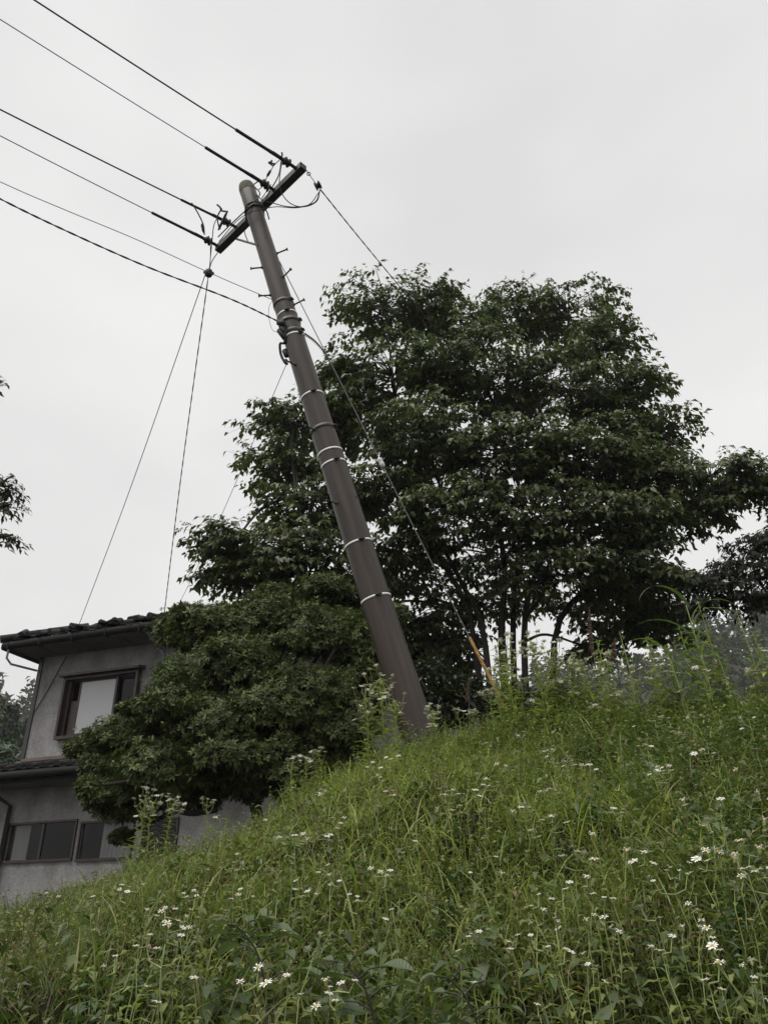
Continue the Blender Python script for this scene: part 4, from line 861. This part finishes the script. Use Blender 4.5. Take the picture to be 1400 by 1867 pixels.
# taller growth along the crest, thickest to the right
k0 = len(parts)
def crest_w(x, y):
    yc = np.interp(x, CX, CY); return np.exp(-((y-yc+.05)/.45)**2)*np.interp(x, [-3, -.5, .4, 1.2, 3], [.05, .15, .35, .9, 1])
parts += weed_mass(1300, (-3, 3.4), (.08, .26), 12, (.03, .07), .24, (.19, .21, .068), wf=crest_w)
parts += weed_mass(700, (-3, 3.4), (.06, .20), 9, (.03, .06), .42, (.16, .185, .06), wf=crest_w)
v, t, c = merge(parts)
tag(link(bpy.data.objects.new("weeds", np_mesh("weeds", v, t, c, [MAT['weed']]))), "low leafy weeds mixed into the grass of the bank", "weeds", kind="stuff")
# dark evergreen bushes behind the crest, under the big tree
def bush(label, spots, YB):
    base = atY(spots[0][0], 1320, YB); base[2] = float(ground_z(base[0], base[1]))
    root = empty("bush", tuple(base)); tag(root, label, "bush"); wood = MB(); P_, D_, N_, L_, C_ = [], [], [], [], []
    for px, py, rx, ry, n in spots:
        c = atY(px, py, YB); s = ((c-EYE) @ fw)/FPX; R_ = np.array([rx*s, rx*s*.8, ry*s])
        wood.tube([(0, 0, -.1), (c-base)*[.5, .5, .6], c-base], [.03, .02, .012], 6)
        o = rand_unit(n); p = c+o*R_*(rng.random((n, 1))**.4)*(1+.15*np.sin(o[:, :1]*6+px)); P_.append(p-base); D_.append(o+rng.normal(0, .6, (n, 3))+[0, 0, -.2]); N_.append(o*.4+[0, 0, 1]+rng.normal(0, .3, (n, 3)))
        L_.append(rng.uniform(.06, .12, n)); C_.append(tints(n, (.030, .038, .017), .2))
    P_, D_, N_, L_, C_ = map(np.concatenate, (P_, D_, N_, L_, C_)); v, t, c = leaves(P_, D_, N_, L_, L_*.5, C_)
    wood.build("trunk", MAT['bark'], root); link(bpy.data.objects.new("crown", np_mesh("crown", v, t, c, [MAT['tree_leaf']])), root)
bush("low dark bush behind the crest between the pole and the guy wire", [(815, 1285, 55, 40, 1500), (850, 1270, 45, 45, 1300), (790, 1230, 36, 36, 700)], 10.5)
bush("low dark bush behind the crest around the foot of the big tree", [(930, 1290, 50, 26, 800), (985, 1285, 50, 28, 800), (1040, 1280, 44, 24, 500)], 11.5)
# coarse growth round the house and under the trees so that the far side of the bank is not bare
k = 9000; x = rng.uniform(-9, 9, k); y = rng.uniform(5.5, 15, k); z = ground_z(x, y)
pl_ = np.abs(x-np.interp(y, [3, 6, 9, 12, 16, 22], [-4.2, -4.6, -5.4, -6.4, -8, -11])) > 1.0
x, y, z = x[pl_], y[pl_], z[pl_]; k = len(x)
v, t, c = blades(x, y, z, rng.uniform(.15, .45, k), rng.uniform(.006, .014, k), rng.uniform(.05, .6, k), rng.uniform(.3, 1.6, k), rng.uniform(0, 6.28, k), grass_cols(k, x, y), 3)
tag(link(bpy.data.objects.new("undergrowth", np_mesh("undergrowth", v, t, c, [MAT['grass']]))), "rough undergrowth behind the crest of the bank", "undergrowth", kind="stuff")

# ------------------------------------------------------------------ flowering fleabane plants
def head_mesh():
    mb = MB(); n = 15; r0, r1 = .0035, .0125
    for i in range(n):
        th = 2*math.pi*i/n; w2 = .2; z = .0005*(i % 2); lift = .0016*math.sin(i*2.1)
        mb.add([(r0*math.cos(th-w2*.6), r0*math.sin(th-w2*.6), z), (r1*.8*math.cos(th-w2), r1*.8*math.sin(th-w2), z+.001+lift), (r1*math.cos(th), r1*math.sin(th), z+lift), (r1*.8*math.cos(th+w2), r1*.8*math.sin(th+w2), z+.001+lift), (r0*math.cos(th+w2*.6), r0*math.sin(th+w2*.6), z)], [(0, 1, 2, 3, 4)], 0)
    mb.lathe((0, 0, -.002), (0, 0, .0025), [(0, .003), (.4, .0038), (.8, .0032), (1, .001)], 8, 1)
    mb.lathe((0, 0, -.006), (0, 0, -.001), [(0, .001), (.5, .0042), (1, .005)], 6, 2)
    return mb.mesh("flower_head", [MAT['petal'], MAT['disc'], MAT['stem']])
HEAD = head_mesh()
def weed_template(h, nleaf, nheads, spread, seed, leafL=.05, rs=.0017):
    r_ = random.Random(seed); mb = MB(); lv = []
    cur = [(0, 0, -.05)]
    bx, by = r_.uniform(-.12, .12)*h, r_.uniform(-.12, .12)*h
    for i in range(1, 7): t = i/6; cur.append((bx*t*t+r_.gauss(0, .004), by*t*t+r_.gauss(0, .004), h*.86*t))
    mb.tube(cur, [rs*(1-.5*i/6) for i in range(7)], 5)
    top = cur[-1]; heads = []
    for i in range(nheads):
        a = 2.4*i+r_.uniform(-.3, .3); rr_ = spread*math.sqrt((i+.4)/nheads); z = h*(1-(.30 if h > .45 else .10)*r_.random())-.25*rr_
        st0 = tuple(np.array(cur[4])*(1-r_.random()*1.0)+np.array(top)*0) if False else (top if i < nheads*.6 else cur[5])
        e = (top[0]+rr_*math.cos(a), top[1]+rr_*math.sin(a), z)
        m = tuple((np.array(st0)+np.array(e))/2+np.array([.2*rr_*math.cos(a), .2*rr_*math.sin(a), -.01]))
        mb.tube([st0, m, e], [.0018, .0014, .0011], 4, caps=False); heads.append((e, a))
    P_, D_, L_ = [], [], []
    for i in range(nleaf):
        t = .1+.88*i/nleaf; f = t*6; j = min(int(f), 5); p = np.array(cur[j])+(np.array(cur[j+1])-np.array(cur[j]))*(f-j); a = i*2.4+r_.uniform(-.3, .3)
        P_.append(p); D_.append((math.cos(a), math.sin(a), r_.uniform(.1, .9))); L_.append(leafL*(1.25-.75*t)*r_.uniform(.8, 1.2))
    for v_, t_, c_ in [leaves(np.array(P_), np.array(D_), np.array([[0, 0, 1.0]]*nleaf), np.array(L_), np.array(L_)*.3, np.zeros((nleaf, 3)), .2, .3)]:
        mb.add(v_, t_.tolist(), 1)
    return mb.mesh("stem", [MAT['stem'], MAT['weed_leaf_plain']]), heads
MAT['weed_leaf_plain'] = leafmat_plain('fleabane_leaf', (.25, .28, .09))
TPL = {'tall': [weed_template(.62, 56, 18, .085, 11, .10, .0046), weed_template(.52, 48, 15, .075, 12, .095, .0046), weed_template(.72, 64, 22, .095, 13, .105, .0048)],
       'mid': [weed_template(.34, 24, 6, .05, 21, .07, .003), weed_template(.38, 28, 8, .06, 22, .075, .003), weed_template(.30, 20, 5, .045, 23, .065, .003)],
       'low': [weed_template(.22, 8, 2, .025, 31), weed_template(.24, 8, 3, .035, 32), weed_template(.20, 8, 5, .045, 33), weed_template(.23, 7, 1, .006, 34)]}
def fleabane(kind, i, pos, label, group, scale=1.0, hs=1.0, tilt=.12):
    me, heads = TPL[kind][i % len(TPL[kind])]
    root = empty("fleabane_plant", tuple(pos)); root.rotation_euler = (random.gauss(0, tilt), random.gauss(0, tilt), random.uniform(0, 6.28)); root.scale = (scale,)*3
    tag(root, label, "wildflower", group)
    link(bpy.data.objects.new("stem", me), root)
    for e, a in heads:
        o = bpy.data.objects.new("flower_head", HEAD); o.location = e; s = hs*random.uniform(.75, 1.2)/scale; o.scale = (s, s, s*random.choice((.8, 1, 1, 2.2)))
        o.rotation_euler = (random.gauss(0, .2), random.gauss(0, .2), random.uniform(0, 6.28)); link(o, root)
    return root
LOW = [(278, 1613), (345, 1622), (345, 1634), (317, 1692), (325, 1700), (310, 1700), (305, 1670), (257, 1670), (345, 1685), (555, 1530), (585, 1527), (515, 1537), (560, 1545), (435, 1565), (438, 1580), (535, 1585), (560, 1597), (605, 1605), (655, 1640), (485, 1500),
       (625, 1515), (615, 1485), (820, 1450), (850, 1455), (878, 1460), (830, 1478), (1000, 1500), (870, 1597), (940, 1612), (1045, 1637), (1097, 1627), (1103, 1645), (978, 1693), (1012, 1690), (995, 1702), (1075, 1692), (1113, 1700), (1103, 1712), (1028, 1728),
       (1012, 1747), (1040, 1767), (1070, 1767), (1215, 1690), (1240, 1700), (1255, 1688), (1255, 1703), (1283, 1655), (1305, 1465), (1385, 1525), (1210, 1737), (1225, 1750), (1360, 1770), (1315, 1808), (1365, 1837), (1380, 1850), (1360, 1687), (1355, 1733),
       (676, 1397), (720, 1387), (760, 1405), (805, 1415), (870, 1420), (810, 1450), (920, 1430), (940, 1412), (1000, 1390), (1030, 1388), (1060, 1400), (1085, 1410), (1190, 1350), (1235, 1340), (1310, 1390), (1290, 1465), (1370, 1450), (1130, 1480), (990, 1360),
       (1345, 1330), (1280, 1300), (1210, 1405), (1385, 1370), (540, 1745), (500, 1775), (610, 1805), (640, 1835), (560, 1850), (1180, 1560), (1305, 1560), (750, 1560), (690, 1480), (640, 1420), (590, 1450), (760, 1500), (1240, 1600), (1330, 1620), (1390, 1600)]
r2 = random.Random(5)
while len(LOW) < 170:
    px, py = r2.uniform(40, 1395), r2.uniform(1290, 1850)
    if py > np.interp(px, [0, 60, 250, 420, 560, 700, 1000, 1400], [1700, 1640, 1585, 1530, 1445, 1385, 1310, 1265]) and r2.random() < np.interp(py, [1290, 1500, 1850], [1, .8, .3]): LOW.append((px, py))
n_ = 0
for (px, py) in LOW:
    i = n_ % 4; n_ += 1
    if px > 950 and py > 1600 and i in (1, 2): i = 3 if i == 1 else 0
    sc_ = random.uniform(.85, 1.1); hgt = TPL['low'][i][1][0][0][2]*sc_
    q = hit(px, py, hgt*.96)
    if q is None: continue
    q = q.copy(); q[2] = float(ground_z(q[0], q[1]))
    nh = ('two flower heads', 'three flower heads', 'five flower heads', 'a single flower head')[i]
    reg = 'close to the bottom edge' if py > 1735 else ('just below the crest' if py < 1420 else ('on the slope below the house' if px < 420 else ('on the slope below the pole' if px < 760 else ('among taller weeds towards the right edge' if px > 1150 else ('in the upper middle of the slope' if py < 1560 else 'in the lower middle of the slope')))))
    fleabane('low', i, q, 'low white fleabane with %s %s' % (nh, reg), "low fleabanes scattered over the bank", sc_, (.68 if py > 1560 else .95)*random.uniform(.8, 1.15), .08)
def crest_plant(kind, i, px, py_top, yoff, label, group, hs=1.1):
    x_guess = 0.0; y = 5.0
    for _ in range(4):
        p = atY(px, py_top, y); y = float(np.interp(p[0], CX, CY))+yoff
    p = atY(px, py_top, y); gz = float(ground_z(p[0], p[1])); me, heads = TPL[kind][i % len(TPL[kind])]
    h0 = {'tall': [.62, .52, .72], 'mid': [.34, .38, .30]}[kind][i % 3]; s = max(.35, (p[2]-gz)/h0)
    return fleabane(kind, i, (p[0], p[1], gz), label, group, s, hs*1.5, .05)
crest_plant('tall', 2, 699, 1200, .45, "tallest white fleabane in front of the pole foot", None)
crest_plant('tall', 0, 672, 1248, .45, "white fleabane left of the tallest one at the pole foot", None)
crest_plant('tall', 1, 721, 1250, .40, "white fleabane overlapping the pole foot, right of the tallest one", None)
for j, (px, py) in enumerate(((255, 1432), (282, 1440), (310, 1436))): crest_plant('tall', j, px, py, .1, "tall white fleabane in the clump in front of the lower house windows", "fleabane clump before the house")
for j, (px, py) in enumerate(((385, 1452), (393, 1485), (530, 1372), (560, 1380), (590, 1362))): crest_plant('mid', j, px, py, .1, "white fleabane standing on the crest against the dark shrub", "fleabanes against the shrub")
CR = [(780, 1318, 'mid'), (790, 1280, 'tall'), (840, 1290, 'mid'), (915, 1150, 'tall'), (930, 1190, 'tall'), (972, 1142, 'tall'), (985, 1200, 'mid'), (1012, 1168, 'tall'), (1060, 1180, 'tall'), (1075, 1215, 'mid'), (1090, 1190, 'tall'), (1110, 1205, 'mid'),
      (1160, 1235, 'mid'), (1185, 1195, 'tall'), (1210, 1225, 'mid'), (945, 1235, 'mid'), (1020, 1240, 'mid'), (1050, 1260, 'mid'), (1130, 1260, 'mid'), (870, 1290, 'mid'), (960, 1275, 'mid'), (1000, 1290, 'mid'), (1090, 1285, 'mid'), (1250, 1250, 'mid'), (905, 1215, 'mid'), (1035, 1200, 'mid'), (1145, 1215, 'mid'), (1100, 1240, 'mid'), (985, 1250, 'mid'), (1070, 1245, 'mid'), (1195, 1260, 'mid'), (1225, 1280, 'mid'), (1150, 1290, 'mid'), (925, 1265, 'mid'), (895, 1255, 'mid'), (1280, 1215, 'mid'), (1300, 1240, 'mid'), (1360, 1220, 'mid'), (1330, 1270, 'mid'), (1375, 1250, 'mid'), (1390, 1180, 'tall')]
for j, (px, py, kd) in enumerate(CR): crest_plant(kd, j, px, py, random.uniform(-.25, .15), ("tall" if kd == "tall" else "shorter")+" white fleabane on the crest "+("near the foot of the guy wire" if px < 950 else "below the middle of the big tree" if px < 1080 else "below the right half of the big tree" if px < 1230 else "beside the reeds at the right edge"), "fleabanes below the tree" if px < 1230 else "fleabanes at the right edge")

# leafy flowerless weeds, rusty dock spikes, arching reed
def leafy_weed(px, py_top, yoff, label, w=.05, ll=.09, n=26):
    y = 5.0
    for _ in range(4):
        p = atY(px, py_top, y); y = float(np.interp(p[0], CX, CY))+yoff
    p = atY(px, py_top, y); gz = float(ground_z(p[0], p[1])); h = p[2]-gz
    root = empty("leafy_weed", (p[0], p[1], gz)); tag(root, label, "weed")
    mb = MB(); cur = spline([(0, 0, -.05), (.01, 0, h*.5), (-.01, .01, h)], 5); mb.tube(cur, np.linspace(.005, .002, len(cur)), 5); mb.build("stem", MAT['stem'], root)
    for i in range(n):
        t = .15+.85*i/n; a = i*2.4; L_ = ll*(1.2-.8*t)
        v, tt, c = leaves(np.array([[0, 0, 0.0]]), np.array([[math.cos(a), math.sin(a), random.uniform(.1, .9)]]), np.array([[0, 0, 1.0]]), np.array([L_*random.uniform(.8, 1.2)]), np.array([L_*.28]), tints(1, (.24, .275, .09), .15), .25, random.uniform(.2, .5))
        o = link(bpy.data.objects.new("leaf", np_mesh("leaf", v, tt, c, [MAT['weed']])), root); o.location = (0, 0, h*t)
leafy_weed(1132, 1150, 0.0, "tall narrow leafy weed without flowers below the tree crown")
leafy_weed(1275, 1095, 0.1, "tallest leafy weed beside the arching reed grass", ll=.12, n=34)
leafy_weed(1345, 1110, 0.1, "slender leafy weed in front of the right-hand branches", ll=.10)
leafy_weed(1310, 1190, -.1, "short leafy weed between the two slender ones at the right", ll=.09)
for j, (px, py, yo, lab) in enumerate(((905, 1175, .1, "leafy flowerless weed just right of the yellow guy guard"), (1000, 1185, 0, "leafy flowerless weed on the crest below the tree trunks"), (1040, 1195, .1, "leafy flowerless weed left of the tall rusty spike"), (1090, 1165, .05, "leafy flowerless weed right of the tall rusty spike"),
        (1180, 1160, .1, "leafy flowerless weed left of the two reeds"), (1262, 1130, -.1, "bushy leafy weed at the foot of the tall reed, nearer the camera"), (1290, 1150, .1, "leafy weed right of the tall reed"), (1240, 1140, .15, "leafy weed behind the tall reed stalk"), (1375, 1150, 0, "leafy weed at the right edge in front of the far wood"), (1215, 1175, 0, "leafy weed close beside the shorter reed"))):
    leafy_weed(px, py, yo, lab, ll=.125, n=46)
def dock(px, py_top, yoff, label, h2):
    y = 5.0
    for _ in range(4):
        p = atY(px, py_top, y); y = float(np.interp(p[0], CX, CY))+yoff
    p = atY(px, py_top, y); gz = float(ground_z(p[0], p[1])); h = p[2]-gz
    root = empty("dock_plant", (p[0], p[1], gz)); tag(root, label, "weed")
    mb = MB(); mb.tube([(0, 0, -.05), (0.01, 0, h*.6), (.03, 0, h)], [.005, .004, .002], 5); mb.build("stem", MAT['stem_dark'], root)
    mb = MB()
    for i in range(130):
        t = random.random(); r0 = .013*(1-.6*t)+.003; a = random.uniform(0, 6.28); q = np.array([.03*t*t+.004*math.sin(t*23)+r0*math.cos(a)*random.random(), r0*math.sin(a)*random.random(), h-h2+h2*t]); s = .006
        mb.add([q+[s, 0, 0], q+[-s*.5, s*.8, 0], q+[-s*.5, -s*.8, 0], q+[0, 0, s*1.6], q-[0, 0, s]], [(0, 1, 3), (1, 2, 3), (2, 0, 3), (1, 0, 4), (2, 1, 4), (0, 2, 4)])
    o = mb.build("seed_spike", MAT['seed'], root)
dock(1066, 1113, .2, "rust brown dock seed spike rising against the dark tree", .30)
dock(848, 1238, .2, "small rust brown dock seed head between the pole and the guy guard", .16)
dock(1112, 1165, .2, "short rust brown dock seed head right of the tall spike", .16)
def reed(px, py_top, label):
    y = 4.2; p = atY(px, py_top, y); gz = float(ground_z(p[0], p[1])); h = p[2]-gz
    root = empty("reed_grass", (p[0], p[1], gz)); tag(root, label, "grass plant")
    mb = MB(); mb.tube([(0, 0, -.05), (0, 0, h*.5), (-.02, 0, h*.92)], [.006, .005, .003], 5); mb.build("stalk", MAT['stem'], root)
    for z0, a, L_, b in ((.92, 3.3, .42, 2.6), (.75, .2, .40, 2.3), (.62, 3.0, .50, 2.3), (.5, .6, .46, 2.0), (.4, 2.6, .46, 2.2), (.28, 5.9, .42, 1.9), (.8, 5.8, .35, 2.5), (.2, 3.6, .4, 1.6)):
        v, t, c = blades(np.array([0.0]), np.array([0.0]), np.array([0.0]), np.array([L_]), np.array([.020]), np.array([.35]), np.array([b]), np.array([a]), tints(1, (.10, .14, .045), .1), 9)
        o = link(bpy.data.objects.new("blade", np_mesh("blade", v, t, c, [MAT['grass']])), root); o.location = (-.01*z0, 0, h*z0)
reed(1252, 1085, "reed grass with broad arching blades, tallest plant on the right of the crest")
reed(1225, 1190, "shorter reed grass with arching blades left of the tall one")

# foreground broad-leaved seedlings
def ovate_leaf(L_, W_, seed):
    r_ = random.Random(seed); V, Fq = [], []; n = 8
    for i in range(n+1):
        t = i/n; hw = W_*.5*(math.sin(math.pi*min(1, t**.75))**.8)*(1 if t < .98 else 0)+.0004; x = L_*t; zc = -L_*.16*t*t+.006*math.sin(3*t)
        V += [(x, -hw, zc+hw*.35+.003*math.sin(9*t)), (x, -hw*.5, zc+hw*.10), (x, 0, zc-.002), (x, hw*.5, zc+hw*.10), (x, hw, zc+hw*.35-.003*math.sin(8*t))]
    for i in range(n):
        for j in range(4): Fq.append((i*5+j, (i+1)*5+j, (i+1)*5+j+1, i*5+j+1))
    mb = MB(); mb.add(V, Fq, 0, True); return mb.mesh("leaf", MAT['seedling'])
m, nt_, b_ = newmat('seedling_leaf'); MAT['seedling'] = m
tr_ = N(nt_, 'ShaderNodeBsdfTranslucent'); tr_.inputs[0].default_value = (.12, .18, .05, 1); mx_ = N(nt_, 'ShaderNodeMixShader', Fac=.3)
nt_.links.new(b_.outputs[0], mx_.inputs[1]); nt_.links.new(tr_.outputs[0], mx_.inputs[2]); nt_.links.new(mx_.outputs[0], nt_.nodes['Material Output'].inputs[0])
t_ = N(nt_, "ShaderNodeTexCoord"); wv = N(nt_, "ShaderNodeTexWave", Scale=28.0, Distortion=1.5); nt_.links.new(t_.outputs['Object'], wv.inputs['Vector'])
rr = N(nt_, "ShaderNodeValToRGB"); rr.color_ramp.elements[0].color = (.10, .135, .062, 1); rr.color_ramp.elements[1].color = (.13, .165, .08, 1); nt_.links.new(wv.outputs['Fac'], rr.inputs[0])
nt_.links.new(rr.outputs[0], b_.inputs['Base Color']); b_.inputs['Roughness'].default_value = .42; b_.inputs['Specular IOR Level'].default_value = .6
bp_ = N(nt_, "ShaderNodeBump", Strength=.35, Distance=.004); nt_.links.new(wv.outputs['Fac'], bp_.inputs['Height']); nt_.links.new(bp_.outputs[0], b_.inputs['Normal'])
LEAF = [ovate_leaf(.10, .052, 1), ovate_leaf(.085, .048, 2), ovate_leaf(.115, .055, 3)]
def seedling(px, py_top, y, label, n, h=None, sc_=1.0):
    p = atY(px, py_top, y); gz = float(ground_z(p[0], p[1])); h = p[2]-gz
    root = empty("seedling", (p[0], p[1], gz)); tag(root, label, "seedling")
    cur = spline([(.03, 0, -.05), (.03, .01, h*.4), (.01, 0, h*.8), (-.02, -.01, h)], 5); mb = MB(); mb.tube(cur, np.linspace(.0028, .0014, len(cur)), 6); mb.build("stem", MAT['stem_dark'], root)
    for i in range(n):
        t = 1-.62*(i/n); f = t*(len(cur)-1); j = min(int(f), len(cur)-2); q = cur[j]+(cur[j+1]-cur[j])*(f-j); a = (i % 2)*math.pi+random.gauss(-.25, .5)
        pe = .035+.03*(1-t); e = q+np.array([math.cos(a)*pe, math.sin(a)*pe, .018])
        mb = MB(); mb.tube([q, (q+e)/2+[0, 0, .006], e], .0014, 5); po = mb.build("petiole", MAT['stem_dark'], root)
        o = bpy.data.objects.new("leaf", LEAF[i % 3]); o.location = tuple(e); o.rotation_euler = (random.gauss(0, .25), random.uniform(-.1, .25), a); s = .66*sc_*random.uniform(.8, 1.1)*(.65+.5*min(1, (1-t)*2.5)); o.scale = (s,)*3; link(o, root)
seedling(462, 1695, 1.6, "broad leaved seedling with dark stem, tallest of those at the bottom edge", 9)
seedling(655, 1760, 1.55, "broad leaved seedling at the bottom edge, right of the tallest one", 6)
seedling(845, 1785, 1.5, "broad leaved seedling at the bottom edge near the middle of the slope", 6, sc_=.75)

# ------------------------------------------------------------------ rain haze
hzb = MB(); hzb.box((-300, -40, -2), (300, 300, 90))
m = bpy.data.materials.new("rain_haze"); m.use_nodes = True; nt_ = m.node_tree; nt_.nodes.clear()
o_ = nt_.nodes.new("ShaderNodeOutputMaterial"); pv = nt_.nodes.new("ShaderNodeVolumePrincipled"); pv.inputs['Color'].default_value = (.93, .93, .92, 1); pv.inputs['Density'].default_value = 0.00055; pv.inputs['Anisotropy'].default_value = 0.2
nt_.links.new(pv.outputs[0], o_.inputs['Volume'])
hb_ = hzb.build("haze", m); tag(hb_, "pale rain haze in the air", "haze", kind="stuff")
